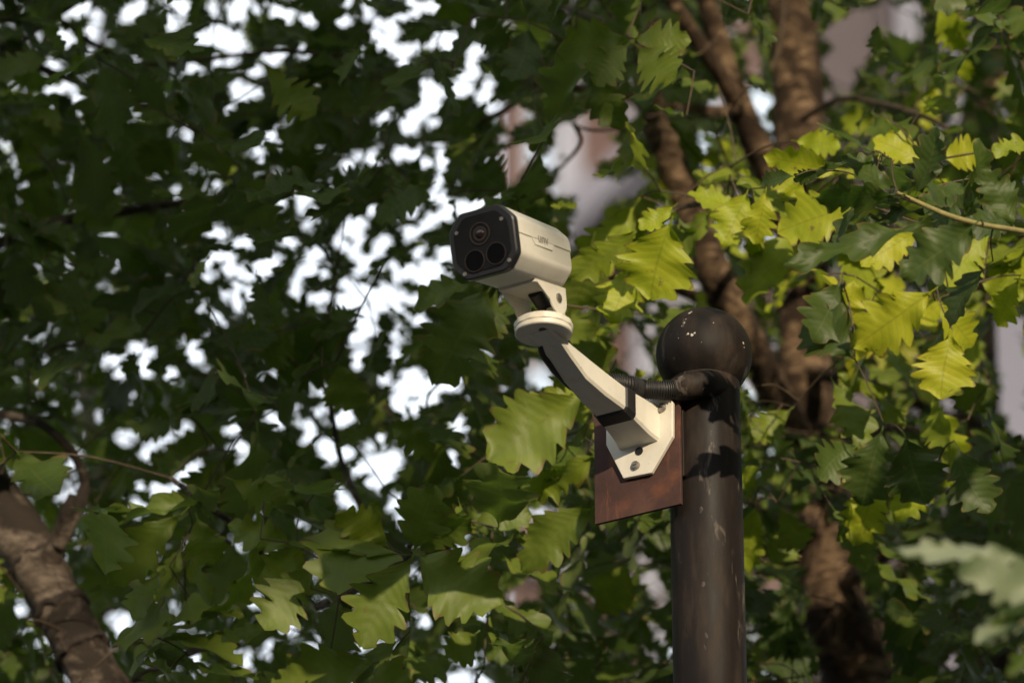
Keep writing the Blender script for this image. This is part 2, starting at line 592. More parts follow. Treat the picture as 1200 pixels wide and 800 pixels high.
def build_side_block(name, x0, x1, y0, y1, H, label, face):  # unseen blocks added on both sides to shut out horizon sky
    b = thing(name, ((x0 + x1) / 2, (y0 + y1) / 2, 0), label, 'building')
    MB().box(Vector(((x0 + x1) / 2, (y0 + y1) / 2, H / 2)), Vector(((x1 - x0) / 2, 0, 0)), Vector((0, (y1 - y0) / 2, 0)), Vector((0, 0, H / 2))).build('wall', M_STUCCO, b)
    xf = x1 if face > 0 else x0
    for f in range(int(H / 3.1)):
        for i in range(int((y1 - y0) / 3.6)):
            y = y0 + 2 + i * 3.6
            w = MB().box(Vector((xf + face * .02, y, 2 + f * 3.05)), Vector((.05, 0, 0)), Vector((0, .8, 0)), Vector((0, 0, .8))).build('window', M_FRAME, b)
            MB().box(Vector((xf + face * .06, y, 2 + f * 3.05)), Vector((.02, 0, 0)), Vector((0, .72, 0)), Vector((0, 0, .72))).build('pane', M_PANE, w)


build_side_block('sky_blocker', -30, -14, -13, 24, 9, 'unseen long grey block added at left to shut out low sky', 1)
build_side_block('sky_blocker', 13, 26, -16, 26, 14, 'unseen long grey block added at right to shut out low sky', -1)


# unseen tower added far behind the viewer to shade the apartment block
def build_shade_tower():
    x0, y0, H = 43.6, -100.0, 84.0
    b = thing('shade_tower', (x0 + 15, y0 - 9, 0), 'unseen tall tower added far behind the viewer to shade the apartment block', 'building')
    MB().box(Vector((x0 + 15, y0 - 9, H / 2)), Vector((15, 0, 0)), Vector((0, 9, 0)), Vector((0, 0, H / 2))).build('wall', M_STUCCO, b)
    for f in range(26):
        for i in range(7):
            MB().box(Vector((x0 + 3 + i * 4, y0 + .03, 3.0 + f * 3.1)), Vector((1.2, 0, 0)), Vector((0, .06, 0)), Vector((0, 0, .8))).build('window', M_PANE, b)
    return b


build_shade_tower()

# ------------------------------------------------------------------ pole
PSI = R(31)
n1 = Vector((-math.sin(PSI), -math.cos(PSI), 0))       # way the plate faces
t1 = Vector((math.cos(PSI), -math.sin(PSI), 0))        # to the right along the plate
z1 = Vector((0, 0, 1))
ball_c = at(825, 416, 6.72)
PR, BR = 0.0523, 0.0705
px0 = Vector((ball_c.x - .0008, ball_c.y, 0))
pole = thing('street_pole', px0, 'dark brown weathered steel pole topped by a round ball', 'pole')


def revolve(prof, c, sides=40):
    rings = [[Vector((c.x + r * math.cos(2 * math.pi * j / sides), c.y + r * math.sin(2 * math.pi * j / sides), z)) for j in range(sides)] for r, z in prof]
    return MB().loft(rings)


zt = ball_c.z - math.sqrt(BR * BR - PR * PR)
revolve([(PR * 1.9, 0), (PR * 1.9, .015), (PR, .0151)] + [(PR * (1 + .004 * math.sin(i * 2.3)), .02 + (zt - .02) * i / 24) for i in range(25)], px0).build('shaft', M_POLE, pole, True, angle=40)
ball = revolve([(max(1e-4, BR * math.sin(math.pi * i / 28)), ball_c.z - BR * math.cos(math.pi * i / 28)) for i in range(29)], ball_c).build('ball_finial', M_BALL, pole, True, angle=60)


def sphere_hit(px, py, c, r):
    d = (FWD + RIGHT * ((px - 600) / K) - UPV * ((py - 400) / K)).normalized()
    oc = EYE - c
    bq = oc.dot(d)
    disc = bq * bq - (oc.length_squared - r * r)
    return EYE + d * (-bq - math.sqrt(max(disc, 0)))


for (px, py, rr) in ((802, 378, 2.4), (804, 374, 1.6), (799, 382, 1.2), (806, 391, 3.0), (811, 392.5, 3.2), (814, 390, 2.0), (808, 367, 3.0), (810, 365.5, 2.0), (836, 378, 1.3), (822, 401, 1.0), (871, 402, 2.2), (872, 407, 1.6), (795, 396, 0.8)):
    p = sphere_hit(px, py, ball_c, BR)
    nn = (p - ball_c).normalized()
    a = nn.orthogonal().normalized()
    bb = nn.cross(a)
    vs = [p + nn * .0006]
    for j in range(9):
        th = 2 * math.pi * j / 9
        q = p + (a * math.cos(th) + bb * math.sin(th)) * rr / 810 * random.uniform(.3, .85)
        vs.append(ball_c + (q - ball_c).normalized() * (BR + .0002))
    link_mesh('paint_chip', vs, [(0, 1 + j, 1 + (j + 1) % 9) for j in range(9)], M_CHIP, ball)
for (px, py, rr) in ((824, 685, 5), (822, 596, 6), (828, 745, 4.5), (826, 758, 3.5)):
    d = FWD + RIGHT * ((px - 600) / K) - UPV * ((py - 400) / K)
    # hit on the shaft's front
    A, B_, C_ = d.x ** 2 + d.y ** 2, 2 * (d.x * (EYE.x - px0.x) + d.y * (EYE.y - px0.y)), (EYE.x - px0.x) ** 2 + (EYE.y - px0.y) ** 2 - PR ** 2
    tt = (-B_ - math.sqrt(B_ * B_ - 4 * A * C_)) / (2 * A)
    p = EYE + d * tt
    nn = Vector((p.x - px0.x, p.y - px0.y, 0)).normalized()
    a = Vector((-nn.y, nn.x, 0))
    vs = [p + nn * .0009]
    for j in range(11):
        th = 2 * math.pi * j / 11
        q = p + (a * math.cos(th) * .5 + z1 * math.sin(th)) * rr / 810 * random.uniform(.5, 1.2)
        rn = Vector((q.x - px0.x, q.y - px0.y, 0)).normalized()
        vs.append(Vector((px0.x, px0.y, q.z)) + rn * (PR + .0004))
    link_mesh('scuff', vs, [(0, 1 + j, 1 + (j + 1) % 11) for j in range(11)], plain('dusty_scuff', (0.055, 0.044, 0.036), .8, var=.5, scale=90), pole)

# rusty mounting plate, held off the pole by a welded stub
pr = Vector((at(798, 560, 6.6).x, px0.y - .058, 0))     # its right edge
plane_p = Vector((pr.x, pr.y, 1))


def PL(px, py, off=0.0):
    """pixel -> point on the plate's front plane, OFF metres out"""
    return on_plane(px, py, plane_p + n1 * off, n1)


pbr, pbl = PL(798, 589), PL(697, 615)
zb = (pbr.z + pbl.z) / 2
wv = (pbr - pbl).dot(t1)
pc = (pbr + pbl) / 2
pc.z = zb + .0975
plate = MB().box(pc - n1 * .003, t1 * (wv / 2), n1 * .003, z1 * .0975).build('mounting_plate', M_RUST, pole, bevel=.0008)
# orange rust blooms under and beside the bracket's foot
_n = M_RUST.node_tree
_p = _n.nodes['Principled BSDF']
_src = _p.inputs['Base Color'].links[0].from_socket
_co = N(_n, 'ShaderNodeTexCoord')
_tx = N(_n, 'ShaderNodeTexNoise', Scale=55.0, Detail=6.0, Roughness=0.7)
_n.links.new(_co.outputs['Object'], _tx.inputs['Vector'])
for bx, by, br, colr in ((775, 573, .024, (0.24, 0.080, 0.030)), (734, 590, .020, (0.20, 0.070, 0.030)), (788, 560, .016, (0.28, 0.10, 0.035)), (752, 600, .030, (0.15, 0.075, 0.045))):
    _d = N(_n, 'ShaderNodeVectorMath', operation='DISTANCE')
    _n.links.new(_co.outputs['Object'], _d.inputs[0])
    _d.inputs[1].default_value = PL(bx, by)
    _m = N(_n, 'ShaderNodeMath', operation='DIVIDE')
    _n.links.new(_d.outputs['Value'], _m.inputs[0])
    _m.inputs[1].default_value = br
    _a = N(_n, 'ShaderNodeMath', operation='ADD')
    _n.links.new(_m.outputs[0], _a.inputs[0])
    _s = N(_n, 'ShaderNodeMath', operation='MULTIPLY')
    _n.links.new(_tx.outputs['Fac'], _s.inputs[0])
    _s.inputs[1].default_value = 2.2
    _n.links.new(_s.outputs[0], _a.inputs[1])
    _r = ramp(_n, (0.0, (.6,) * 3), (0.58, (.32,) * 3), (1.0, (0, 0, 0)))
    _h = N(_n, 'ShaderNodeMath', operation='MULTIPLY')
    _n.links.new(_a.outputs[0], _h.inputs[0])
    _h.inputs[1].default_value = .5
    _n.links.new(_h.outputs[0], _r.inputs['Fac'])
    _src = mix(_n, _r.outputs['Color'], _src, colr)
_n.links.new(_src, _p.inputs['Base Color'])
st_c = Vector((px0.x, px0.y, pc.z + .01))
MB().box(st_c + n1 * .04 - t1 * .014, t1 * .010, n1 * .0185, z1 * .06).build('welded_stub', M_POLE, pole, bevel=.002)

# cable spigot that leaves the pole just under the ball
kc = lambda px, py, d: at(px, py, d)
dS = (Vector((px0.x, px0.y - PR, zt)) - EYE).dot(FWD)
sp_pts, sp_r = spline([at(842, 452, dS + .02), at(826, 450, dS - .016), at(808, 453, dS - .03), at(793, 457, dS - .022)], [.0215, .0208, .0195, .0175], 7)
MB().tube(sp_pts, sp_r, 20).build('cable_spigot', M_POLE, pole, True, angle=50)

# ------------------------------------------------------------------ security camera and its wall bracket
base_c = PL(752, 515)


def LC(e, s, z):
    return base_c + n1 * e + t1 * s + z1 * z


cctv = thing('security_camera', base_c, 'cream bullet security camera with black front on a wall bracket', 'security camera')
bpx = [(791, 472), (791, 513), (766, 556), (733, 562.5), (713, 523), (713, 497), (735, 464), (768, 458)]
poly = [PL(x, y, .0006) for x, y in bpx]
base = MB().prism(poly, n1 * .0075).build('bracket_base', M_CREAM, cctv, bevel=.0016)
# arm
secs = [(.0078, -.013, .046, .034, .026), (.026, -.009, .045, .030, .020), (.060, -.001, .044, .0275, .018), (.092, .0062, .0435, .0255, .017), (.140, .0090, .0470, .0225, .015), (.188, .0165, .0520, .0190, .013), (.232, .0340, .0550, .0180, .012), (.262, .0440, .0565, .0200, .014), (.292, .0500, .0570, .0200, .014)]
rings = []
for e, za, zb_, hw, hb in secs:
    zm = za + .004
    rings.append([LC(e, -hw, zb_ - .004), LC(e, -hw + .004, zb_), LC(e, hw - .004, zb_), LC(e, hw, zb_ - .004), LC(e, hw, zm), LC(e, hw - .003, za), LC(e, -hw + .003, za), LC(e, -hw, zm)])
arm = MB().loft(rings).build('bracket_arm', M_CREAM, cctv, True, bevel=.0012, angle=22)
# black tape band round the arm
rg = []
for e in (.066, .069, .089, .092):
    f = (e - .060) / .032
    za, zb_, hw = -.001 + f * .0072, .044 - f * .0005, .0275 - f * .002
    o = .0028 if .067 < e < .091 else .0004
    zm = za + .004
    rg.append([LC(e, -hw - o, zb_ - .004), LC(e, -hw + .004, zb_ + o), LC(e, hw - .004, zb_ + o), LC(e, hw + o, zb_ - .004), LC(e, hw + o, zm), LC(e, hw - .003, za - o), LC(e, -hw + .003, za - o), LC(e, -hw - o, zm)])
MB().loft(rg).build('tape_band', M_RUBBER, cctv, bevel=.001)
# swivel disc with knurled collar
de, dz = .278, .0515
dc = LC(de, 0, dz)
DR = .0405


def ringz(r, z, sides=48, wob=0):
    return [Vector((dc.x + (r + (wob if j % 4 < 2 else 0)) * math.cos(2 * math.pi * j / sides), dc.y + (r + (wob if j % 4 < 2 else 0)) * math.sin(2 * math.pi * j / sides), dc.z + z)) for j in range(sides)]


MB().loft([ringz(DR - .0015, 0), ringz(DR, .0015), ringz(DR, .0075, wob=0)]).build('swivel_disc', M_CREAM, cctv, True, angle=30)
MB().loft([ringz(DR - .001, .0076), ringz(DR + .0002, .009, wob=.0009), ringz(DR + .0002, .0165, wob=.0009), ringz(DR - .0025, .0195), ringz(DR - .012, .0205)]).build('swivel_collar', M_CREAM, cctv, True, angle=30)
hole = on_plane(636, 386, dc, z1)
MB().tube([hole - z1 * .0006, hole + z1 * .001], .0056, 16).build('disc_hole', M_BLACK, cctv)

TAU = R(13)
na = n1 * math.cos(TAU) - z1 * math.sin(TAU)          # the way the camera looks
ha = z1 * math.cos(TAU) + n1 * math.sin(TAU)
fc = LC(.443, 0, .1255)                               # centre of the front face
BL, BW, BH = .166, .0505, .0465


def CC(a, s, h):
    """a metres back from the front face, s to the right, h up"""
    return fc - na * a + t1 * s + ha * h


def fillet(poly, r, keep=()):
    out = []
    n = len(poly)
    for i, p in enumerate(poly):
        if i in keep:
            out.append(p)
            continue
        a, b = poly[i - 1] - p, poly[(i + 1) % n] - p
        q0, q1 = p + a.normalized() * min(r, a.length * .45), p + b.normalized() * min(r, b.length * .45)
        for k in range(4):
            f = k / 3
            out.append(q0 * (1 - f) ** 2 + p * 2 * f * (1 - f) + q1 * f * f)
    return out


def octo(a, w, h, ct, cb, ctr=None):
    return fillet(octo_sharp(a, w, h, ct, cb, ctr), .0060)


def octo_sharp(a, w, h, ct, cb, ctr=None):
    ctr = ct if ctr is None else ctr
    return [CC(a, -w, -h + cb), CC(a, -w + cb * .9, -h), CC(a, w - cb * .9, -h), CC(a, w, -h + cb), CC(a, w, h - ctr), CC(a, w - ctr * .9, h), CC(a, -w + ct * .9, h), CC(a, -w, h - ct)]


housing = MB().loft([octo(.012, BW, BH, .022, .021), octo(BL - .006, BW * .97, BH * .94, .020, .019), octo(BL, BW * .92, BH * .885, .022, .022)]).build('housing', M_CREAM, cctv, True, bevel=.0025, seg=3, angle=26)
# upper cover, a hair proud of the lower shell, with its tab on the right side
g0 = .0014
up = lambda a, w, h: fillet([CC(a, -w, .004), CC(a, w, .004), CC(a, w, h - .022), CC(a, w - .0198, h), CC(a, -w + .0198, h), CC(a, -w, h - .022)], .0060, (0, 1))
cov = MB().loft([up(.0125, BW + g0, BH + g0), up(BL - .007, BW * .97 + g0, BH * .94 + g0), up(BL + .0004, BW * .92 + g0, BH * .885 + g0)])
cover = cov.build('top_cover', M_CREAM, cctv, True, bevel=.0009, angle=28)
tab = [CC(a, BW * .985 - .001, h) for a, h in ((.050, .0038), (.058, -.0055), (.106, -.0055), (.113, .0038))]
tb = MB().prism(tab, t1 * .0026).build('cover_tab', M_CREAM, cctv, bevel=.0008)
# lettering on the tab
fnt = bpy.data.curves.new('lettering', 'FONT')
fnt.body = 'unv'
fnt.size, fnt.extrude, fnt.align_x, fnt.align_y = .0205, .0002, 'CENTER', 'CENTER'
fnt.resolution_u = 2
tmp = bpy.data.objects.new('lettering', fnt)
COL.objects.link(tmp)
bpy.context.view_layer.update()
me = bpy.data.meshes.new_from_object(tmp.evaluated_get(bpy.context.evaluated_depsgraph_get()))
bpy.data.objects.remove(tmp)
me.materials.clear()
me.materials.append(M_PRINT)
lt = bpy.data.objects.new('lettering', me)
COL.objects.link(lt)
mx = Matrix((( -na.x, ha.x, t1.x, 0), (-na.y, ha.y, t1.y, 0), (-na.z, ha.z, t1.z, 0), (0, 0, 0, 1)))
lt.matrix_world = Matrix.Translation(CC(.080, BW * .986 + g0 + .0009, .0065)) @ mx
lt.parent = cctv
lt.matrix_parent_inverse = cctv.matrix_basis.inverted()
# front bezel and glass
bez = MB().loft([octo(.0125, BW + .0016, BH + .0016, .022, .021), octo(.002, BW + .0016, BH + .0016, .022, .021), octo(0, BW, BH, .022, .021)]).build('front_bezel', M_BLACK, cctv, True, angle=26)
fp = MB().loft([octo(.001, BW - .006, BH - .006, .02, .019), octo(-.0012, BW - .0066, BH - .0066, .02, .019)]).build('front_panel', M_PANEL, cctv)


def disc_at(px, py, r, d0, d1, sides=28, r1=None):
    p = on_plane(px, py, fc, na)
    rs = []
    for d, rr in ((d0, r), (d1, r1 or r)):
        rs.append([p + na * d + (t1 * math.cos(2 * math.pi * j / sides) + ha * math.sin(2 * math.pi * j / sides)) * rr for j in range(sides)])
    return rs


def annulus(px, py, ro, ri, d0, d1, sides=28):
    a, b = disc_at(px, py, ro, d0, d1, sides)
    c, d = disc_at(px, py, ri, d0, d1, sides)
    return MB().loft([a, b, d, c, a], False)


annulus(563, 274, .0165, .0145, .0005, .0026).build('lens_ring', M_RING, fp, True)
annulus(563, 274, .0105, .0075, .0005, .0022).build('lens_ring', M_RING, fp, True)
lc_ = on_plane(563, 274, fc, na)
MB().loft([[lc_ + na * (.0004 + .0042 * math.sin(th)) + (t1 * math.cos(2 * math.pi * j / 20) + ha * math.sin(2 * math.pi * j / 20)) * max(1e-4, .0074 * math.cos(th)) for j in range(20)] for th in [k * math.pi / 12 for k in range(7)]]).build('lens', M_DOME, fp, True, angle=50)
for px, py in ((557, 306), (582, 297)):
    annulus(px, py, .0160, .0148, .0005, .0024).build('lamp_ring', M_RING, fp, True)
    MB().loft(disc_at(px, py, .0147, .0005, .0015)).build('infrared_lamp', M_LENS, fp)
for px, py in ((535.5, 273.5), (588, 256.5), (597, 305), (545, 321.5)):
    MB().loft(disc_at(px, py, .0032, .0003, .0020, 12, .0026)).build('panel_screw', M_STEEL, fp, True)
# yoke: two ears under the housing, pivot block and cable between them
for s0 in (.0275, -.0275):
    ear = []
    pe = CC(BL - .020, 0, -BH)                         # under the back of the housing
    c0 = LC(de + .010, 0, dz + .046)
    zt_ = lambda a: CC(a, s0, -BH + .003)
    ear.append(zt_(BL + .004))
    ear.append(zt_(BL - .085))
    cpt = Vector((c0.x, c0.y, c0.z))
    rr = .0240
    fwdv = n1
    for k in range(9):
        th = math.pi * (0.16 + .84 * k / 8)
        ear.append(cpt + t1 * s0 + fwdv * (rr * math.cos(th)) - z1 * (rr * math.sin(th)))
    e_ = MB().prism(ear, t1 * .0030 * (1 if s0 > 0 else -1)).build('yoke_ear', M_CREAM, cctv, bevel=.0008)
    q = cpt + t1 * (s0 + (.003 if s0 > 0 else -.003))
    sc_ = MB()
    sg = 1 if s0 > 0 else -1
    sc_.tube([q, q + t1 * .0022 * sg, q + t1 * .0034 * sg], [.0068, .0066, .004], 14)
    sc_.build('pivot_screw', M_STEEL, e_, True, angle=30)
MB().box(CC(BL - .043, 0, -BH - .0005), na * .040, t1 * .030, ha * .002).build('yoke_top', M_CREAM, cctv, bevel=.0008)
MB().box(LC(de - .010, .0145, dz + .030), n1 * .012, t1 * .009, z1 * .0105).build('pivot_block', M_CREAM, cctv, bevel=.002)
MB().box(LC(de - .010, -.0155, dz + .030), n1 * .012, t1 * .008, z1 * .0105).build('pivot_block', M_CREAM, cctv, bevel=.002)
MB().tube([LC(de - .03, -.001, dz + .018), LC(de - .034, -.001, dz + .035), CC(BL - .03, -.001, -BH - .001)], .011, 12).build('camera_cable', M_BLACK, cctv, True)
# bolts and the open hole on the base
for px, py, r in ((745, 545.5, .0062), (775.5, 478, .0066)):
    p = PL(px, py, .0081)
    o = MB().tube([p, p + n1 * .003, p + n1 * .0042], [r * 1.15, r * 1.05, r * .6], 14).build('bolt', M_STEEL, cctv, True, angle=30)
    MB().box(p + n1 * .0042, t1 * r * .5, n1 * .0004, z1 * r * .13).build('slot', M_BLACK, o)
p = PL(749, 528.5, .0079)
MB().tube([p, p + n1 * .0008], .0066, 18).build('cable_hole', M_BLACK, cctv)

# ------------------------------------------------------------------ conduit
cond = thing('cable_conduit', at(770, 455, 6.6), 'black corrugated conduit looping from the pole to the bracket arm', 'conduit')
e0 = LC(.078, .020, .058)
cp, _ = spline([sp_pts[-3], at(778, 457, (sp_pts[-1] - EYE).dot(FWD) - .01), at(752, 456, (e0 - EYE).dot(FWD) + .03), at(738, 452, (e0 - EYE).dot(FWD) + .012), LC(.082, -.006, .0575), LC(.11, -.030, .040)], [1] * 6, 40)
rad = [.0150 if (i // 2) % 2 else .0128 for i in range(len(cp))]
MB().tube(cp, rad, 14).build('corrugated_sleeve', M_RUBBER, cond, True, angle=50)
cq, _ = spline([LC(.10, -.029, .042), LC(.150, -.028, .030), LC(.205, -.0235, .032), LC(.245, -.020, .042), LC(.262, -.012, .050)], [1] * 5, 10)
MB().tube(cq, .0058, 10).build('cable', M_RUBBER, cond, True)


# ------------------------------------------------------------------ leaves
def leaf_variant(seed):
    """one oak leaf, unit length, about .8 wide: broad above the middle, irregular pointed lobes; verts, faces, uvs"""
    rs = random.Random(seed)
    rows = 30
    cols = (-1, -.5, 0, .5, 1)
    bend = rs.uniform(-.42, .16)
    fold = rs.uniform(-.05, .38)
    wav = rs.uniform(.02, .075)
    twist = rs.uniform(-.36, .36)
    side = rs.uniform(-.10, .10)
    wide = rs.uniform(.38, .52)
    shape = rs.uniform(1.15, 1.55)
    deep = rs.uniform(.42, .74)
    teeth = {-1: (rs.uniform(5.4, 7.6), rs.random()), 1: (rs.uniform(5.4, 7.6), rs.random())}
    amp = {(sg, k): rs.uniform(.45, 1.3) for sg in (-1, 1) for k in range(-1, 12)}
    vs, uv = [], []
    for i in range(rows):
        v = i / (rows - 1)
        base = wide * math.sin(math.pi * v ** shape) ** .8 if 0 < v < 1 else 0
        base = max(base, .018)
        for u in cols:
            k, lead = 1.0, 0.0
            if abs(u) == 1:
                f, ph = teeth[u]
                q = v * f + ph
                saw = q - math.floor(q)                      # rises slowly, falls fast: a lobe that points forward
                saw = math.sin(math.pi / 2 * (saw / .62 if saw < .62 else (1 - saw) / .38))
                grow = min(1, max(0, (v - .10) / .35)) * (1 if v < .93 else .3)
                k = 1 - deep * grow * amp[(u, int(math.floor(q)))] * (1 - saw)
                lead = .05 * saw * grow
            x = u * base * k
            y = .06 + .94 * v + lead - abs(u) * base * .08
            z = fold * abs(x) + bend * (v - .1) ** 2 + wav * math.sin(v * 15 + u * 2.1 + seed) * abs(u) + twist * x * v
            x += side * math.sin(v * math.pi)
            vs.append((x, y, z))
            uv.append((u * .5 + .5, v))
    fs = []
    nc = len(cols)
    for i in range(rows - 1):
        for j in range(nc - 1):
            a = i * nc + j
            fs.append((a, a + 1, a + nc + 1, a + nc))
    # petiole
    o = len(vs)
    for y, z in ((-.06, .012), (.07, 0)):
        for x in (-.011, .011):
            vs.append((x, y, z))
            uv.append((.5, .0))
    fs.append((o, o + 1, o + 3, o + 2))
    return np.array(vs), fs, np.array(uv)


VARS = [leaf_variant(100 + i) for i in range(20)]
LEAF_ME = []
for vs, fs, uv in VARS:
    me = bpy.data.meshes.new('leaf')
    me.from_pydata(vs.tolist(), [], fs)
    ul = me.uv_layers.new(name='UVMap')
    idx = np.empty(len(me.loops), np.int32)
    me.loops.foreach_get('vertex_index', idx)
    ul.data.foreach_set('uv', uv[idx].astype(np.float32).ravel())
    me.polygons.foreach_set('use_smooth', [True] * len(me.polygons))
    me.materials.append(M_LEAF)
    me.update()
    LEAF_ME.append(me)
# dense sample points of each variant, for sight-line tests
SAMP = []


def denser(g):
    a = np.empty((g.shape[0] * 2 - 1, g.shape[1], 3))
    a[::2], a[1::2] = g, .5 * (g[:-1] + g[1:])
    b = np.empty((a.shape[0], a.shape[1] * 2 - 1, 3))
    b[:, ::2], b[:, 1::2] = a, .5 * (a[:, :-1] + a[:, 1:])
    return b


for vs, fs, uv in VARS:
    SAMP.append(denser(denser(vs[:-4].reshape(-1, 5, 3))).reshape(-1, 3))

# ---- where the photograph sees the sky (or the building) between the leaves: x, y, radius
SKY = """82 12 12,100 8 10,115 20 12,108 38 10,74 38 8,82 48 8,120 45 8,46 38 5,47 45 4,62 78 7,60 86 4,133 54 5,107 86 5,92 118 10,92 125 8,85 103 7,75 100 6,60 108 5,64 129 4,155 12 14,165 5 8,143 26 7,148 16 8,210 5 12,215 12 8,205 32 6,197 22 5,247 3 6,250 12 6,275 15 14,285 5 12,255 40 18,240 45 14,272 50 18,290 48 8,255 70 9,270 72 9,226 80 5,277 97 5,278 108 6,284 118 6,295 108 8,297 85 8,217 158 6,5 170 6,33 191 4,2 110 3,298 177 3,
302 15 7,325 12 14,338 20 10,368 25 8,357 25 5,410 3 8,403 24 11,428 8 4,433 17 5,442 27 5,440 40 9,448 48 8,455 52 9,457 36 6,460 24 7,470 22 5,465 62 6,478 60 6,485 53 5,473 72 6,481 3 5,480 17 4,490 12 5,501 2 4,508 10 7,518 12 7,532 15 6,580 6 6,525 48 12,522 40 10,530 55 9,503 54 7,510 50 4,555 65 10,558 58 8,552 78 9,555 85 6,542 92 8,543 106 8,535 107 6,550 105 5,575 96 6,572 107 6,570 116 6,580 126 7,565 134 5,587 126 4,563 115 4,502 100 11,500 112 10,515 110 9,503 125 10,512 125 8,495 132 6,510 142 8,486 137 6,474 144 7,485 150 6,475 153 5,492 147 4,502 81 4,478 111 4,445 140 8,452 134 5,420 181 8,410 193 9,403 193 5,434 188 5,438 174 5,409 174 4,470 188 10,480 182 8,488 175 5,465 180 6,510 165 5,517 182 6,516 193 6,500 192 6,303 82 8,312 68 5,320 72 6,330 63 6,358 62 6,305 108 9,303 177 6,318 158 6,338 143 5,592 165 7,597 150 6,578 190 10,590 195 8,
157 305 8,155 298 5,122 370 8,255 217 6,192 206 5,127 217 3,250 272 8,262 274 5,280 285 8,290 288 5,285 282 5,255 300 8,270 302 10,245 310 5,269 316 6,281 317 5,245 325 7,235 360 7,260 345 9,272 350 10,280 357 7,278 335 8,293 345 7,292 325 5,255 373 5,222 396 9,298 310 4,
352 246 9,353 234 6,330 240 4,337 282 10,345 288 6,328 300 7,320 310 8,312 322 6,305 310 10,360 266 6,372 295 6,365 303 5,352 318 10,365 316 6,350 335 9,332 335 8,345 342 8,365 348 9,375 352 9,382 348 5,382 320 5,397 351 5,405 357 5,413 358 5,397 285 7,392 280 4,403 288 4,410 293 5,406 270 6,410 258 5,422 268 7,422 258 5,420 280 7,416 288 4,434 247 5,443 285 6,452 280 5,460 285 5,446 295 5,482 250 5,474 267 4,483 275 6,490 272 4,478 278 4,514 210 5,513 218 4,510 232 6,518 236 5,522 227 4,500 265 7,505 255 6,515 255 7,525 253 6,506 260 6,527 242 4,540 242 6,548 245 7,558 236 9,570 233 8,578 225 8,585 218 6,568 212 5,580 205 8,590 206 6,545 253 6,488 297 5,497 310 7,505 310 4,425 305 12,435 305 9,422 320 10,415 300 8,412 335 10,405 332 6,425 340 12,440 345 10,425 350 8,455 340 12,465 325 10,462 310 6,475 322 9,482 315 5,490 325 8,500 327 6,510 318 10,518 305 9,522 292 8,525 298 6,470 348 8,460 352 9,445 360 10,435 370 9,430 365 8,484 352 5,470 362 4,420 380 8,428 388 9,438 385 6,420 395 6,410 397 5,463 396 6,527 348 5,520 354 4,515 357 4,495 372 6,488 380 5,466 378 4,
158 405 6,171 412 5,171 429 6,170 439 4,124 420 5,135 425 5,140 438 5,116 487 6,146 515 11,140 508 6,153 518 6,172 519 8,180 522 5,170 536 6,195 516 6,220 502 6,215 558 8,226 545 7,207 572 5,188 576 9,195 575 7,183 570 5,164 570 5,162 595 12,195 592 5,225 405 6,222 420 6,235 415 8,237 422 5,202 437 6,207 455 6,196 455 4,156 464 5,271 503 5,281 501 5,262 503 4,280 527 6,286 525 5,283 542 5,260 580 4,
415 403 8,422 410 7,417 418 6,428 405 6,415 430 5,465 403 6,465 410 5,465 420 4,372 445 6,365 437 4,377 460 7,393 460 6,390 468 5,318 487 8,325 496 6,373 483 6,354 495 6,365 502 6,363 512 7,355 518 5,403 490 8,408 485 5,398 495 6,410 507 6,447 492 4,447 513 6,431 527 6,380 520 10,388 532 11,400 530 9,410 530 8,380 538 7,390 540 6,420 550 9,430 547 9,440 540 8,450 540 12,460 532 10,465 545 9,445 558 9,435 565 9,450 565 8,458 555 9,480 525 5,480 438 10,490 440 10,475 455 14,465 460 10,490 455 12,465 472 8,470 482 8,485 480 8,505 450 10,515 455 10,525 450 10,505 470 8,525 440 8,535 445 8,495 470 8,512 465 7,450 446 6,457 442 5,538 498 7,542 492 6,533 505 5,526 540 6,528 535 5,566 591 5,395 580 6,402 584 5,409 590 4,430 583 7,465 587 6,458 593 5,560 405 4,
20 717 8,25 715 6,122 722 7,130 718 6,145 728 7,138 735 5,148 722 5,228 772 6,230 765 4,290 770 7,292 782 6,285 703 7,295 703 7,322 668 5,311 681 6,304 706 7,338 738 6,403 708 4,403 749 4,497 733 7,501 725 5,445 755 6,433 765 3,315 760 6,305 768 4,563 712 9,545 775 8,552 774 5,545 795 14,565 798 9,532 798 6"""
WALLS = """600 195 14,612 178 10,600 140 11,613 132 8,645 188 9,665 160 13,690 150 15,715 145 11,735 130 8,690 180 15,715 175 10,670 200 14,685 215 14,690 240 14,680 265 12,710 225 12,735 220 10,750 213 9,700 250 8,655 222 8,668 285 6,
985 40 15,1000 60 16,980 78 13,990 95 11,1010 25 13,1035 15 13,1050 30 12,1070 35 8,1068 12 8,970 110 6,1045 92 5,
1175 412 18,1166 388 11,1192 440 18,1182 470 15,1196 495 14,1190 382 12,1125 478 11,1112 474 8,1142 500 10,1075 476 9,1125 566 8,1155 577 6,
620 615 11,625 640 7,635 602 8,620 690 10,606 696 7,752 655 5,762 675 7,770 690 9,778 702 6,778 745 6,
780 342 11,792 352 9,810 344 8,790 326 7,766 363 6,736 395 11,750 415 9,736 430 9,756 430 8,765 386 6,721 410 8,
630 440 10,625 430 7,645 452 7,895 125 7,888 116 9,890 205 4,880 460 6,875 448 4,837 122 7,830 170 5,870 30 7,880 60 7,882 80 7,
1012 467 7,1125 140 7,905 685 7,1020 690 5,1040 655 7,1190 772 11,1175 776 9,1146 772 7,1116 776 6,1166 746 7,1000 610 4,960 640 4"""
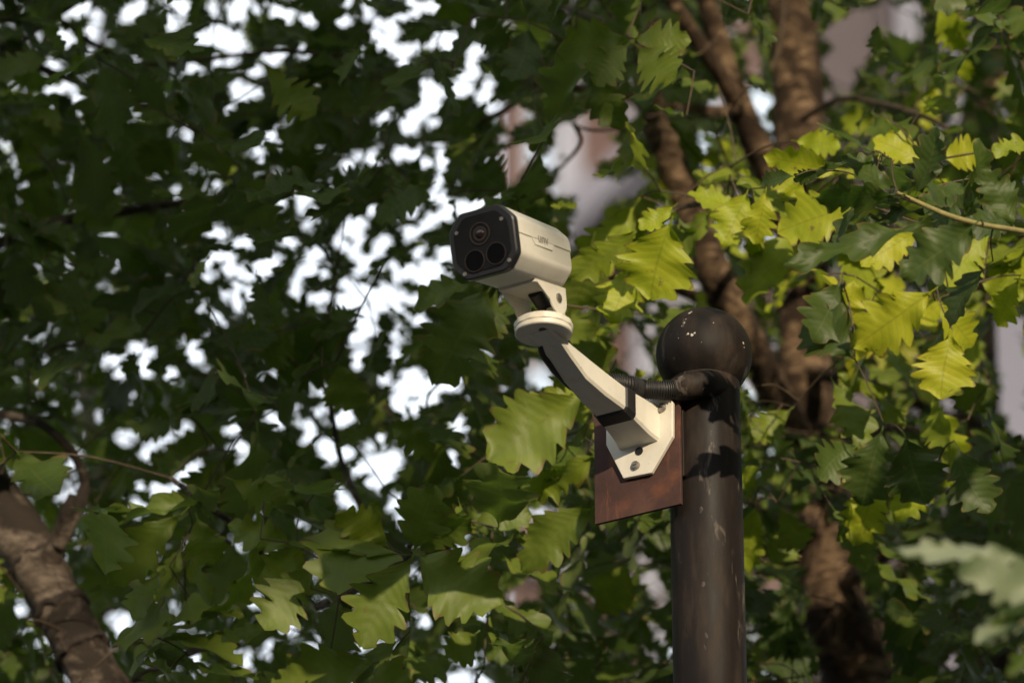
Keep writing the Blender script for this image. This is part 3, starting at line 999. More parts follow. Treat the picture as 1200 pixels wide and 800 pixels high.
# bare wood that shows in front of the leaves behind it: lines of x y half-width
WOOD_LINES = [
    [(920, -20, 18), (930, 40, 22), (934, 90, 30), (938, 165, 27)], [(942, 362, 26), (946, 420, 30), (948, 485, 26)], [(906, 458, 20), (870, 385, 20), (835, 315, 19), (828, 285, 15)],
    [(806, 240, 15), (783, 180, 17), (768, 140, 10)], [(905, 205, 15), (893, 185, 17), (868, 128, 15), (848, 70, 13), (822, -20, 12)], [(873, 135, 10), (835, 75, 9), (805, 30, 9), (770, -25, 8)],
    [(872, 128, 5), (830, 130, 5), (775, 120, 5)], [(940, 140, 3), (985, 116, 4), (1030, 122, 4), (1070, 132, 4), (1110, 150, 3)], [(955, 610, 18), (985, 720, 32), (1005, 810, 38)],
    [(112, 800, 32), (84, 735, 31), (58, 685, 31), (32, 640, 32), (2, 592, 31), (-30, 555, 28)], [(84, 610, 14), (84, 572, 8)], [(96, 560, 6), (80, 524, 6), (48, 497, 6), (8, 487, 6), (-20, 487, 6)],
    [(110, 560, 12), (104, 490, 12), (98, 450, 10)], [(1143, 195, 20), (1150, 120, 20), (1165, 70, 14)]]
WOOD = ','.join('%g %g %g' % (a[0] + (b[0] - a[0]) * k / 12, a[1] + (b[1] - a[1]) * k / 12, a[2] + (b[2] - a[2]) * k / 12) for ln in WOOD_LINES for a, b in zip(ln, ln[1:]) for k in range(13))

GX0, GY0, GX1, GY1, GS = -170, -140, 1370, 940, 2.5
GW, GH = int((GX1 - GX0) / GS), int((GY1 - GY0) / GS)
YY, XX = np.mgrid[0:GH, 0:GW]
XX = GX0 + (XX + .5) * GS
YY = GY0 + (YY + .5) * GS


def mask_of(txt, grow=1.0, add=0.0):
    m = np.zeros((GH, GW), bool)
    for it in txt.replace('\n', '').split(','):
        if it.strip():
            x, y, r = map(float, it.split())
            r = (r * grow * (.9 if grow < 1 and r > 8 else 1) if r > 6 else r) + add
            i0, i1 = int((x - r - GX0) / GS), int((x + r - GX0) / GS) + 2
            j0, j1 = int((y - r - GY0) / GS), int((y + r - GY0) / GS) + 2
            i0, j0 = max(i0, 0), max(j0, 0)
            sub = (XX[j0:j1, i0:i1] - x) ** 2 + (YY[j0:j1, i0:i1] - y) ** 2 < r * r
            m[j0:j1, i0:i1] |= sub
    return m


gap = mask_of(SKY, .70, .2) | mask_of(WALLS, 1.14)
wood = mask_of(WOOD)
# outside the frame the crown has random openings of the same kind
for _ in range(420):
    x, y = rng.uniform(GX0, GX1), rng.uniform(GY0, GY1)
    if -8 < x < 1208 and -8 < y < 808:
        continue
    r = rng.choice([5, 7, 9, 12, 16])
    gap |= (XX - x) ** 2 + (YY - y) ** 2 < r * r
cover1 = np.zeros((GH, GW), np.int16)      # far leaves
cover2 = np.zeros((GH, GW), np.int16)      # near leaves
eye = np.array(EYE)
Fv, Uv = np.array(FWD), np.array(UPV)


def project(P):
    q = P - eye
    d = q @ Fv
    return 600 + K * q[:, 0] / d, 400 - K * (q @ Uv) / d, d


def cells(P):
    x, y, d = project(P)
    i = ((x - GX0) / GS).astype(int)
    j = ((y - GY0) / GS).astype(int)
    ok = (i >= 1) & (i < GW - 1) & (j >= 1) & (j < GH - 1)
    return i[ok], j[ok], ok


LEAVES = []                                # dicts: M (4x4), var, tint, tree, depth


def frame(b, y, nrm, ln, wd, var):
    """leaf matrix: base b, direction y, rough normal nrm, length, width"""
    y = y / np.linalg.norm(y)
    n = nrm - y * (nrm @ y)
    n /= np.linalg.norm(n)
    x = np.cross(y, n)
    Mx = np.eye(4)
    Mx[:3, 0] = x * (wd / .80)
    Mx[:3, 1] = y * ln
    Mx[:3, 2] = n * ln * .9
    Mx[:3, 3] = b
    return Mx


def put(Mx, var, tint, tree, cov):
    P = SAMP[var] @ Mx[:3, :3].T + Mx[:3, 3]
    i, j, ok = cells(P)
    cov[j, i] += 1
    cov[j, i - 1] += 1
    x, y, d = project(P[:1])
    LEAVES.append(dict(M=Mx, v=var, tint=tint, tree=tree, d=float(d[0])))


# ---- leaves that the photograph shows one by one: base x y, tip x y, width (px), depth, roll (deg), tint, tree
HERO = [
    # near green spray on the right
    (1055, 228, 952, 228, 46, 6.30, -40, .16, 'near'), (1050, 226, 984, 186, 38, 6.34, 25, .14, 'near'), (1072, 232, 1098, 150, 50, 6.32, -15, .12, 'near'),
    (1076, 230, 1112, 150, 20, 6.36, 60, .10, 'near'), (1130, 257, 1164, 172, 30, 6.30, 55, .20, 'near'), (1190, 268, 1148, 200, 44, 6.26, 10, .20, 'near'),
    (1146, 260, 1058, 326, 62, 6.22, 5, .18, 'near'), (1088, 246, 998, 262, 28, 6.38, 60, .05, 'near'), (1104, 256, 922, 322, 40, 6.30, 35, .16, 'near'),
    (932, 206, 888, 212, 24, 6.5, 10, .10, 'near'), (965, 200, 930, 212, 22, 6.5, -20, .10, 'near'), (1125, 258, 1150, 228, 26, 6.34, -30, .25, 'near'),
    # out of focus, close to the lens
    (1235, 664, 1058, 630, 38, 5.2, 15, 2.3, 'near'), (1262, 700, 1120, 668, 44, 5.15, 12, 2.3, 'near'), (1150, 690, 1106, 698, 12, 5.2, 40, 2.3, 'near'),
    (1250, 690, 1140, 745, 26, 5.15, -45, 2.3, 'near'), (1262, 728, 1165, 742, 22, 5.2, 30, 2.25, 'near'), (1258, 705, 1150, 726, 20, 5.18, -30, .15, 'near'), (1270, 740, 1180, 790, 30, 5.2, 40, .2, 'near'),
    # sunlit yellow leaves
    (1008, 238, 910, 270, 58, 7.0, 0, .86, 'main'), (898, 222, 884, 284, 46, 7.05, 10, .88, 'main'), (876, 224, 846, 288, 50, 7.1, -10, .84, 'main'),
    (787, 258, 762, 350, 84, 6.95, 0, .84, 'main'), (750, 266, 674, 330, 48, 7.0, -25, .62, 'main'), (738, 312, 714, 379, 50, 7.1, 10, .82, 'main'),
    (792, 240, 750, 270, 28, 7.0, 20, .8, 'main'), (1082, 266, 1008, 312, 50, 7.0, 5, .92, 'main'), (1128, 262, 1086, 276, 26, 6.9, 0, .92, 'main'),
    (1094, 340, 1000, 406, 64, 6.95, 5, .90, 'main'), (1098, 354, 1146, 404, 52, 7.0, -10, .88, 'main'), (1116, 390, 1102, 468, 66, 6.92, 0, .92, 'main'),
    (1162, 272, 1108, 338, 52, 7.1, 0, .78, 'main'), (1002, 326, 986, 382, 44, 7.15, -20, .92, 'main'), (1195, 325, 1166, 384, 46, 7.0, 20, .80, 'main'),
    (986, 202, 902, 188, 44, 7.1, -20, .86, 'main'), (1084, 192, 1026, 158, 44, 7.15, 20, .88, 'main'), (1104, 186, 1152, 176, 40, 7.1, 0, .9, 'main'),
    (1215, 168, 1164, 172, 30, 7.0, 30, .7, 'main'), (1094, 92, 1088, 152, 26, 8.4, 10, .86, 'main'), (1042, 152, 982, 138, 34, 8.2, -10, .72, 'main'),
    (1028, 556, 1002, 638, 52, 7.1, 0, .84, 'main'), (1098, 542, 1052, 608, 50, 7.1, 0, .80, 'main'), (688, 462, 572, 540, 84, 7.0, 0, .54, 'main'),
    (702, 530, 608, 592, 50, 7.05, -25, .58, 'main'), (688, 462, 588, 476, 30, 7.05, 50, .62, 'main'), (912, 592, 944, 648, 46, 7.3, 0, .55, 'main'),
    (886, 590, 876, 672, 36, 7.3, 10, .72, 'main'), (928, 478, 876, 518, 40, 7.4, 0, .55, 'main'), (880, 520, 874, 575, 30, 7.4, 10, .66, 'main'),
    (1100, 0, 1130, 62, 44, 7.6, 0, .74, 'main'), (1128, 60, 1134, 98, 22, 7.8, 0, .8, 'main'), (1010, 560, 975, 545, 28, 7.3, 0, .7, 'main'),
    (948, 232, 905, 205, 30, 7.15, 0, .84, 'main'), (930, 165, 985, 172, 30, 7.3, 10, .8, 'main'), (870, 250, 812, 222, 32, 7.15, 20, .76, 'main'),
    (1148, 330, 1200, 348, 36, 7.1, 20, .74, 'main'), (990, 410, 1035, 380, 34, 7.2, 30, .5, 'main'), (1005, 520, 960, 560, 60, 7.1, 0, .22, 'main'),
    (1035, 500, 1010, 590, 74, 7.0, 0, .14, 'main'), (1060, 510, 1085, 590, 66, 6.95, 0, .12, 'main'), (1120, 520, 1160, 600, 70, 7.0, 0, .15, 'main'),
    (900, 660, 925, 625, 40, 7.4, 0, .5, 'main'), (1000, 420, 940, 372, 70, 7.0, -15, .16, 'main'), (985, 330, 950, 400, 60, 7.05, 0, .16, 'main'),
    (1150, 430, 1135, 490, 50, 7.5, 0, .25, 'main'), (1160, 450, 1120, 475, 34, 7.4, 0, .5, 'main'),
    # green whorl above and leaves round the fixture
    (740, 47, 662, 56, 56, 7.1, 0, .44, 'main'), (740, 47, 806, 44, 50, 7.1, 0, .50, 'main'), (738, 50, 698, 100, 58, 7.05, 0, .46, 'main'), (745, 53, 792, 94, 56, 7.05, 0, .48, 'main'),
    (696, 82, 722, 148, 46, 7.15, 20, .36, 'main'), (680, 60, 640, 100, 50, 7.3, 0, .25, 'main'), (575, 336, 508, 442, 92, 7.1, 0, .36, 'main'), (582, 340, 560, 402, 40, 7.15, -20, .34, 'main'),
    (698, 592, 610, 668, 54, 7.0, 0, .46, 'main'), (738, 658, 704, 720, 50, 7.6, 0, .56, 'main'), (640, 225, 620, 290, 50, 7.6, 0, .2, 'main'), (595, 225, 560, 200, 60, 7.5, 0, .2, 'main'),
    (560, 335, 480, 348, 40, 7.0, 30, .42, 'main'), (555, 20, 600, 60, 50, 7.3, 0, .22, 'main'), (620, 30, 600, 100, 60, 7.3, 0, .15, 'main'),
    # lower left spray
    (217, 598, 128, 682, 58, 7.0, 0, .40, 'left'), (230, 604, 252, 662, 52, 7.0, 0, .42, 'left'), (215, 640, 178, 702, 40, 7.15, 0, .34, 'left'), (372, 658, 308, 738, 60, 6.95, -10, .42, 'left'),
    (486, 648, 424, 758, 86, 6.85, 0, .38, 'left'), (488, 648, 586, 706, 80, 6.85, 0, .40, 'left'), (484, 646, 508, 572, 62, 6.9, 0, .38, 'left'), (486, 648, 548, 602, 50, 6.95, 30, .28, 'left'),
    (458, 642, 392, 602, 44, 6.95, -10, .56, 'left'), (345, 638, 268, 612, 48, 7.05, 10, .46, 'left'), (480, 650, 340, 646, 36, 6.9, 60, .38, 'left'), (330, 735, 238, 745, 40, 7.1, 40, .36, 'left'),
    (445, 775, 315, 800, 60, 6.95, 0, .42, 'left'), (350, 600, 300, 560, 50, 7.1, 0, .4, 'left'), (250, 590, 100, 600, 36, 7.1, 40, .3, 'left'), (555, 610, 620, 600, 50, 7.0, 0, .34, 'left'),
    (360, 640, 300, 690, 50, 7.05, 0, .50, 'left'), (560, 740, 520, 770, 50, 7.0, 0, .4, 'left'), (268, 560, 335, 590, 40, 7.1, 0, .4, 'left'),
    # upper left
    (238, 122, 162, 130, 40, 7.7, 10, .40, 'left'), (248, 138, 262, 204, 54, 7.7, 0, .38, 'left'), (88, 192, 128, 270, 66, 7.7, 0, .42, 'left'), (60, 200, 40, 260, 50, 7.8, 0, .38, 'left'),
    (30, 150, 70, 130, 40, 7.8, 0, .38, 'left'), (10, 140, 60, 165, 36, 7.8, 0, .34, 'left'), (200, 160, 170, 205, 44, 7.8, 0, .36, 'left'), (345, 385, 310, 430, 48, 7.5, 0, .40, 'left'),
    (275, 400, 330, 385, 40, 7.5, 0, .44, 'left'), (395, 425, 420, 480, 50, 7.3, 0, .42, 'left'),
]
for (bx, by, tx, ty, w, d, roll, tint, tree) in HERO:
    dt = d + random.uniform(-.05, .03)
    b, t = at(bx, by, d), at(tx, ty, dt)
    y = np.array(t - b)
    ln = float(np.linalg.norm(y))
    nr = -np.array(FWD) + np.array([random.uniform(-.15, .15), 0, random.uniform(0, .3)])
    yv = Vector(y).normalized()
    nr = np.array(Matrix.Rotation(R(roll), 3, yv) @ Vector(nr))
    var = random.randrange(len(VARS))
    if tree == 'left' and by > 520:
        tint += .07  # lighter tint makes the lower left leaves look better lit
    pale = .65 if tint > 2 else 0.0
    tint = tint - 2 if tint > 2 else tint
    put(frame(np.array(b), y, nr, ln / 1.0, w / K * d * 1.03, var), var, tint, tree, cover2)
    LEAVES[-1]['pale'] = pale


def spray_leaf(c, d_len, far):
    """random drooping leaf that leaves the twig end c"""
    az = rng.uniform(0, 2 * math.pi)
    drop = rng.normal(-.55, .45)
    y = np.array([math.cos(az), math.sin(az) * .8, drop])
    nrm = np.array([rng.normal(0, .45), -0.75 + rng.normal(0, .35), .75 + rng.normal(0, .3)])
    var = int(rng.integers(len(VARS)))
    ln = d_len * rng.uniform(.8, 1.15)
    return frame(c + y * .02, y, nrm, ln, ln * rng.uniform(.52, .68), var), var


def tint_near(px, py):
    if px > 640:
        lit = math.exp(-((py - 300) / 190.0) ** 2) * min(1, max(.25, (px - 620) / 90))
        base = (.17 if py > 470 else .25) + .39 * lit  # darker tint low down puts the shade into the leaf colour
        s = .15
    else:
        base, s = .25 + .10 * min(1, max(0, (py - 380) / 200)), .10  # tint rises towards lower left in place of more sky light
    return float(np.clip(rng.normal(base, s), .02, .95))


def fill(cov, block, target, dmin, dmax, lmin, lmax, tree_of, tint_of, tries, tol=.03, fresh=.22):
    need = ~block
    todo = np.flatnonzero((cov == 0) & need)
    for step in range(tries):
        if step % 25 == 0:
            todo = np.flatnonzero((cov == 0) & need)
            if len(todo) < (1 - target) * need.sum():
                break
        k = todo[rng.integers(len(todo))]
        j, i = divmod(int(k), GW)
        if cov[j, i]:
            continue
        px, py = GX0 + (i + .5) * GS, GY0 + (j + .5) * GS
        d = rng.uniform(dmin, dmax)
        late = step / tries
        size = rng.uniform(lmin, lmax) * (1.0 if late < .4 else (.75 if late < .7 else .5))
        c = np.array(at(px + rng.normal(0, 14), py - rng.uniform(0, 40), d))
        for q in range(int(rng.integers(3, 7))):
            Mx, var = spray_leaf(c, size, True)
            P = SAMP[var] @ Mx[:3, :3].T + Mx[:3, 3]
            ii, jj, ok = cells(P)
            if len(ii) < 20:
                continue
            if block[jj, ii].mean() > tol:
                continue
            if (cov[jj, ii] == 0).mean() < fresh:
                continue
            if shades(P.mean(0)):
                continue
            put(Mx, var, tint_of(px, py), tree_of(px, py), cov)


# points kept sunlit: the added crowns are cleared along their sun rays
OPEN = [at(x, y, 6.35) for x in range(536, 680, 18) for y in range(256, 335, 14)] + [at(x, y, 6.5) for x in range(600, 700, 16) for y in range(345, 450, 15)]
OPEN += [at(x, y, 6.6) for x in range(690, 800, 14) for y in range(455, 620, 14)] + [at(x, y, 6.62) for x in (735, 760, 785) for y in (430, 450)]
OPEN += [at(x, y, 6.64) for x in range(785, 870, 20) for y in (372, 392, 412, 430)]
OPEN += [at(x, y, 6.6) for x, y in ((822, 590), (826, 604), (822, 500), (826, 520), (840, 470), (812, 540), (830, 690), (820, 745))]
for (bx, by, tx, ty, w, d, roll, tint, tr) in HERO:
    if (tr == 'main' and tint > .5) or (tr == 'near' and tx > 880):
        for f in (.2, .55, .9):
            OPEN.append(at(bx + (tx - bx) * f, by + (ty - by) * f, d))
OPEN_WOOD = []
for ln, d in zip(WOOD_LINES, (8.92, 8.78, 8.5, 8.43, 8.72, 8.6, 8.55, 8.3, 8.7, 7.6, 7.6, 7.66, 12.7, 10.8)):
    for a, b in zip(ln, ln[1:]):
        for k in range(int(math.hypot(b[0] - a[0], b[1] - a[1]) / 14)):
            if rng.random() < (.95 if ln is WOOD_LINES[0] or ln is WOOD_LINES[9] else .62 if a[2] > 12 and d != 8.7 else .10 if d == 8.7 else .3):
                f = rng.random()
                w = rng.uniform(-.8, .8) * a[2]
                OPEN_WOOD.append(at(a[0] + (b[0] - a[0]) * f + w, a[1] + (b[1] - a[1]) * f, d - .06))
OPEN += OPEN_WOOD
# the spread of sunlit leaves right of the camera
for _ in range(95):
    OPEN.append(at(rng.uniform(690, 1230), rng.uniform(150, 470), rng.uniform(6.9, 7.6)))
for _ in range(22):
    OPEN.append(at(rng.uniform(560, 1120), rng.uniform(470, 640), rng.uniform(6.9, 7.6)))
OPEN += [at(x, y, d) for x, y, d in ((76, 80, 9.5), (100, 130, 9.5), (310, 60, 9.5), (318, 100, 9.5), (140, 375, 10), (110, 330, 10), (200, 262, 10), (1130, 30, 7.6), (640, 45, 7.6))]
OPEN = np.array([tuple(p) for p in OPEN])
LIT = np.concatenate([np.array([tuple(p) for p in OPEN_WOOD]), np.array([tuple(at(bx + (tx - bx) * f, by + (ty - by) * f, d)) for (bx, by, tx, ty, w, d, roll, tint, tr) in HERO if tr == 'main' and tint > .5 for f in (.25, .7)])])
Sv = np.array(S)


def shades(c):
    """would a leaf centred at c stand in one of those beams?"""
    q = c - LIT
    t = q @ Sv
    return bool(((t > .08) & (np.linalg.norm(q - t[:, None] * Sv, axis=1) < .085)).any())


def far_tree(px, py):
    return 'far' if px < 700 else 'right'


# the crowded sunlit sprays right of the camera
for _ in range(72):
    px, py = rng.uniform(690, 1215), rng.uniform(165, 470)
    if 760 < px < 885 and py > 350:
        continue
    c = np.array(at(px, py, rng.uniform(7.14, 7.45)))
    for q in range(5):
        Mx, var = spray_leaf(c, rng.uniform(.12, .17), False)
        P = SAMP[var] @ Mx[:3, :3].T + Mx[:3, 3]
        ii, jj, ok = cells(P)
        if len(ii) < 20 or gap[jj, ii].mean() > .05 or wood[jj, ii].mean() > .10 or (cover2[jj, ii] > 0).mean() > .65:
            continue
        put(Mx, var, float(np.clip(rng.normal(.76, .15), .3, .98)), 'main', cover2)

# broad green sprays at lower left and lower centre, and the dark ones on the near twig
for x0, x1, y0, y1, d0, d1, l0, l1, tm, key, num, lim in ((60, 640, 560, 800, 6.95, 7.12, .125, .175, .42, 'left', 58, .55), (480, 700, 330, 470, 7.15, 7.4, .12, .16, .36, 'main', 10, .6), (930, 1215, 175, 320, 6.3, 6.5, .10, .135, .14, 'near', 13, .9)):
    for _ in range(num):
        px, py = rng.uniform(x0, x1), rng.uniform(y0, y1)
        c = np.array(at(px, py, rng.uniform(d0, d1)))
        for q in range(5):
            Mx, var = spray_leaf(c, rng.uniform(l0, l1), False)
            P = SAMP[var] @ Mx[:3, :3].T + Mx[:3, 3]
            X_, Y_, D_ = project(P)
            ii, jj, ok = cells(P)
            if len(ii) < 20 or gap[jj, ii].mean() > .04 or wood[jj, ii].mean() > .05 or (cover2[jj, ii] > 0).mean() > lim:
                continue
            if key == 'near' and (X_.min() < 885 or rng.random() < .45):
                continue
            if X_.max() > 690 and key == 'left':
                continue
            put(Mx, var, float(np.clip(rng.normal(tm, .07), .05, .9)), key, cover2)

# near leaves first (they stay clear of the wood), then the leaves behind them
near_block = gap | wood
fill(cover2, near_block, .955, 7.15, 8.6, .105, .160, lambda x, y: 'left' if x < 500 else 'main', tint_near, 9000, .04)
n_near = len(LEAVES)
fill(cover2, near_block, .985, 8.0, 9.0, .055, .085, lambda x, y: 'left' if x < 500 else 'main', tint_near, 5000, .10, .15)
fill(cover1, gap, .975, 9.2, 10.6, .10, .15, far_tree, lambda x, y: float(np.clip(rng.normal(.19, .13), .02, .9)), 9000, .04)  # leaves behind get a darker tint that stands in for shade
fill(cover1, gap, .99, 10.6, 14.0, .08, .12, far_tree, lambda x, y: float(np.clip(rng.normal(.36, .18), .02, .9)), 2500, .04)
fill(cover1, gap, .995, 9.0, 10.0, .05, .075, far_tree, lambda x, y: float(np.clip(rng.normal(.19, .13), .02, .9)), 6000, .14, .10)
print('leaves', len(LEAVES), 'near', n_near, 'cover near', float((cover2 > 0)[~near_block].mean()), 'far', float((cover1 > 0)[~gap].mean()))

# ------------------------------------------------------------------ trees: trunks, limbs, twigs


def wood_path(pts):
    """[(px, py, depth, width px)] -> world points and radii"""
    return [at(x, y, d) for x, y, d, w in pts], [w / 2 / K * d for x, y, d, w in pts]


def to_ground(P, Rr, sway=.12):
    """carry the lower end of a trunk (first point) down to the ground"""
    p = P[0]
    n = 4
    pts, rr = [], []
    for i in range(n):
        f = i / n
        pts.append(Vector((p.x + sway * (1 - f) * math.sin(f * 3 + p.x), p.y + .08 * (1 - f), p.z * f)))
        rr.append(Rr[0] * (1.55 - .5 * f))
    pts[0].z = -.05
    return pts + P, rr + Rr


TREES = {}


def tree(key, label, ground_path, limbs, bark, group, young=None):
    P, Rr = wood_path(ground_path)
    P, Rr = to_ground(P, Rr)
    root = thing('oak_tree', (P[0].x, P[0].y, 0), label, 'tree', group)
    sp, sr = spline(P, Rr, 14)
    # knots and swellings
    sr = [r * (1 + .10 * noise.noise(p * 3.0) + .06 * noise.noise(p * 9)) for p, r in zip(sp, sr)]
    MB().tube(sp, sr, 22, .10, 14).build('trunk', bark, root, True, angle=60)
    nodes = [p for p in sp if p.z > 2.2]
    for lm in limbs:
        mat = bark
        if lm and isinstance(lm[0], str):
            mat = {'young': M_TWIGY, 'twig': M_TWIG}[lm[0]]
            lm = lm[1:]
        P, Rr = wood_path(lm)
        q, qr = spline(P, Rr, 9)
        qr = [r * (1 + .12 * noise.noise(p * 9.0)) for p, r in zip(q, qr)]
        MB().tube(q, qr, 12, .10, 22).build('limb', mat, root, True, angle=60)
        nodes += q[1:]
    TREES[key] = (root, nodes)


G_OAK = 'oak trees round the pole'
tree('main', 'slender brown oak with several forking stems just behind the pole', [(1010, 830, 8.7, 92), (985, 740, 8.72, 88), (958, 600, 8.75, 76), (945, 460, 8.8, 68), (942, 330, 8.85, 64), (938, 200, 8.9, 62), (934, 90, 8.95, 62), (925, -40, 9.0, 56), (905, -200, 9.05, 40), (890, -330, 9.1, 20)], [
    [(948, 545, 8.72, 44), (905, 455, 8.6, 42), (870, 385, 8.5, 42), (835, 315, 8.45, 40), (805, 240, 8.45, 38), (783, 180, 8.45, 36), (762, 120, 8.5, 34), (758, 40, 8.55, 26), (764, -60, 8.6, 20)],
    [(925, 265, 8.85, 44), (893, 185, 8.75, 36), (868, 128, 8.7, 32), (848, 70, 8.68, 27), (825, -10, 8.65, 24), (812, -90, 8.6, 16)],
    [(873, 135, 8.7, 22), (835, 75, 8.6, 20), (805, 30, 8.55, 20), (770, -25, 8.5, 17), (735, -90, 8.5, 12)],
    [(872, 128, 8.7, 14), (830, 130, 8.6, 13), (775, 120, 8.5, 12), (700, 110, 8.4, 10), (640, 96, 8.3, 8), (590, 130, 8.2, 7), (540, 150, 8.1, 5)],
    ['twig', (940, 140, 8.6, 7), (985, 116, 8.4, 7), (1030, 122, 8.2, 7), (1070, 132, 8.0, 6), (1110, 150, 7.8, 5)],
    ['twig', (903, 82, 8.5, 8), (912, 60, 8.5, 7), (918, 10, 8.5, 6), (916, -40, 8.5, 5)],
    ['twig', (672, 145, 8.3, 5), (680, 165, 8.3, 5), (668, 185, 8.3, 4), (648, 205, 8.3, 3)],
    ['twig', (672, 148, 8.3, 4), (700, 153, 8.3, 4), (742, 148, 8.4, 4), (765, 140, 8.5, 4)],
    ['twig', (590, -5, 8.0, 6), (630, 3, 8.0, 6), (660, 10, 8.0, 6), (720, 30, 7.6, 5), (740, 46, 7.1, 4)],
    ['twig', (690, -20, 8.2, 9), (710, 8, 8.2, 8), (730, 25, 8.2, 7), (748, 38, 8.3, 6)],
    [(945, 430, 8.8, 22), (985, 440, 8.6, 15), (1020, 400, 8.3, 13), (1070, 370, 7.9, 10), (1130, 340, 7.5, 8), (1210, 330, 7.2, 6)],
    [(942, 300, 8.85, 18), (900, 250, 8.4, 12), (850, 235, 7.9, 9), (790, 245, 7.4, 6)],
    [(950, 500, 8.8, 20), (1000, 510, 8.3, 12), (1050, 500, 7.7, 8), (1110, 515, 7.4, 6)],
    [(960, 620, 8.7, 20), (860, 580, 8.3, 14), (740, 560, 7.9, 11), (690, 500, 7.5, 8)],
    [(975, 690, 8.7, 22), (1060, 640, 8.5, 15), (1160, 600, 8.3, 11), (1260, 560, 8.2, 7)],
    [(850, 360, 8.5, 16), (760, 330, 8.2, 11), (660, 330, 7.9, 8), (580, 330, 7.4, 6)],
], M_BARK, G_OAK)
tree('left', 'oak with a thick leaning brown limb and broken stub at lower left', [(190, 900, 7.45, 80), (150, 850, 7.5, 72), (110, 790, 7.55, 64), (82, 735, 7.6, 62), (56, 685, 7.65, 62), (30, 640, 7.7, 64), (0, 592, 7.75, 62), (-60, 520, 7.8, 54), (-130, 420, 7.85, 50), (-170, 300, 7.9, 38), (-200, 160, 7.9, 24)], [
    [(60, 655, 7.64, 24), (72, 622, 7.62, 21), (80, 596, 7.6, 18), (85, 578, 7.6, 7)],
    [(100, 568, 7.66, 9), (94, 548, 7.66, 10), (80, 524, 7.66, 10), (48, 497, 7.68, 10), (8, 487, 7.7, 10), (-60, 488, 7.72, 11), (-110, 470, 7.8, 13)],
    [(68, 640, 7.62, 16), (88, 600, 7.62, 16), (100, 570, 7.64, 13)],
    [(130, 820, 7.6, 16), (210, 770, 7.65, 12), (320, 730, 7.6, 10), (420, 690, 7.2, 10), (484, 650, 6.95, 6)],
    [(320, 720, 7.4, 11), (300, 640, 7.3, 9), (240, 590, 7.2, 7), (200, 560, 7.3, 5)],
    [(420, 690, 7.3, 9), (430, 620, 7.4, 8), (400, 540, 7.6, 7), (380, 455, 7.7, 5), (340, 420, 7.7, 4)],
    [(-130, 420, 7.85, 26), (-60, 330, 7.9, 20), (30, 270, 7.95, 15), (130, 250, 8.0, 11), (230, 235, 8.0, 8), (330, 220, 8.0, 6), (420, 215, 8.0, 4)],
    [(-170, 300, 7.9, 26), (-90, 180, 8.0, 20), (-10, 62, 8.05, 12), (60, 85, 8.0, 9), (110, 104, 8.0, 8), (160, 118, 8.0, 7), (230, 125, 7.9, 5)],
    ['twig', (20, 55, 8.05, 7), (58, 24, 8.05, 6), (92, 2, 8.05, 6), (130, -40, 8.05, 4)],
    ['twig', (66, 18, 8.05, 4), (92, 40, 8.05, 6), (125, 60, 8.05, 6), (165, 76, 8.05, 6), (240, 70, 8.05, 5), (330, 60, 8.0, 5), (430, 70, 8.0, 4)],
    [(480, 640, 7.3, 6), (520, 560, 7.5, 5), (500, 470, 7.7, 3), (545, 430, 7.7, 2.4)],
], M_BARK2, G_OAK)
for x, y, d in ((44, 662, 7.68), (97, 765, 7.57), (72, 716, 7.62)):
    # dark cracked ridges where old branches were
    c, ax = at(x, y, d), (at(30, 640, 7.7) - at(82, 735, 7.6)).normalized()
    u_ = ax.orthogonal().normalized()
    v_ = ax.cross(u_)
    r_ = 31.5 / K * d
    ring = [c + (u_ * math.cos(k * .2094) + v_ * math.sin(k * .2094)) * r_ * (1 + .05 * noise.noise(Vector((k * .9, x, 0)))) + ax * .016 * noise.noise(Vector((k * .7, y, 3))) for k in range(31)]
    MB().tube(ring, [.006 + .005 * abs(noise.noise(Vector((k * .8, 1, x)))) for k in range(31)], 7, .5, 60).build('bark_ridge', M_RIDGE, TREES['left'][0], True)
tree('right', 'dark oak trunk near the right edge, half hidden among leaves', [(1170, 900, 10.6, 70), (1150, 600, 10.7, 62), (1140, 380, 10.75, 56), (1142, 190, 10.8, 50), (1152, 110, 10.8, 46), (1180, 20, 10.85, 44), (1205, -90, 10.9, 36), (1215, -250, 10.9, 22)], [
    [(1145, 250, 10.8, 26), (1080, 180, 10.7, 18), (1010, 150, 10.6, 13), (900, 100, 10.5, 9), (800, 60, 10.4, 6)],
    [(1150, 520, 10.7, 28), (1050, 460, 10.6, 18), (900, 420, 10.5, 12), (760, 400, 10.4, 7)],
    [(1160, 760, 10.6, 28), (1020, 700, 10.6, 18), (880, 640, 10.5, 12), (740, 600, 10.4, 7)],
    [(1150, 130, 10.8, 20), (1230, 60, 10.8, 16), (1310, 20, 10.8, 10)],
], M_BARK, G_OAK)
tree('far', 'pale grey oak trunk blurred behind the broken stub at left', [(112, 900, 12.6, 34), (112, 700, 12.7, 32), (110, 560, 12.8, 29), (104, 490, 12.8, 27), (98, 420, 12.9, 24), (96, 300, 13, 20), (110, 120, 13, 15), (140, -80, 13, 10)], [
    [(110, 560, 12.8, 18), (220, 480, 12.6, 12), (340, 420, 12.4, 9), (480, 400, 12.2, 6)],
    [(98, 380, 12.9, 16), (200, 280, 12.6, 11), (340, 200, 12.3, 8), (500, 160, 12.0, 5)],
    [(112, 720, 12.7, 18), (260, 660, 12.4, 12), (420, 620, 12.1, 8), (600, 640, 12.0, 5)],
    [(100, 260, 13, 12), (20, 160, 12.8, 8), (-60, 60, 12.6, 5)],
    ['twig', (128, 470, 12.0, 7), (132, 520, 12.0, 8), (128, 570, 12.0, 8), (120, 640, 12.3, 10)],
], M_BARK2, G_OAK)
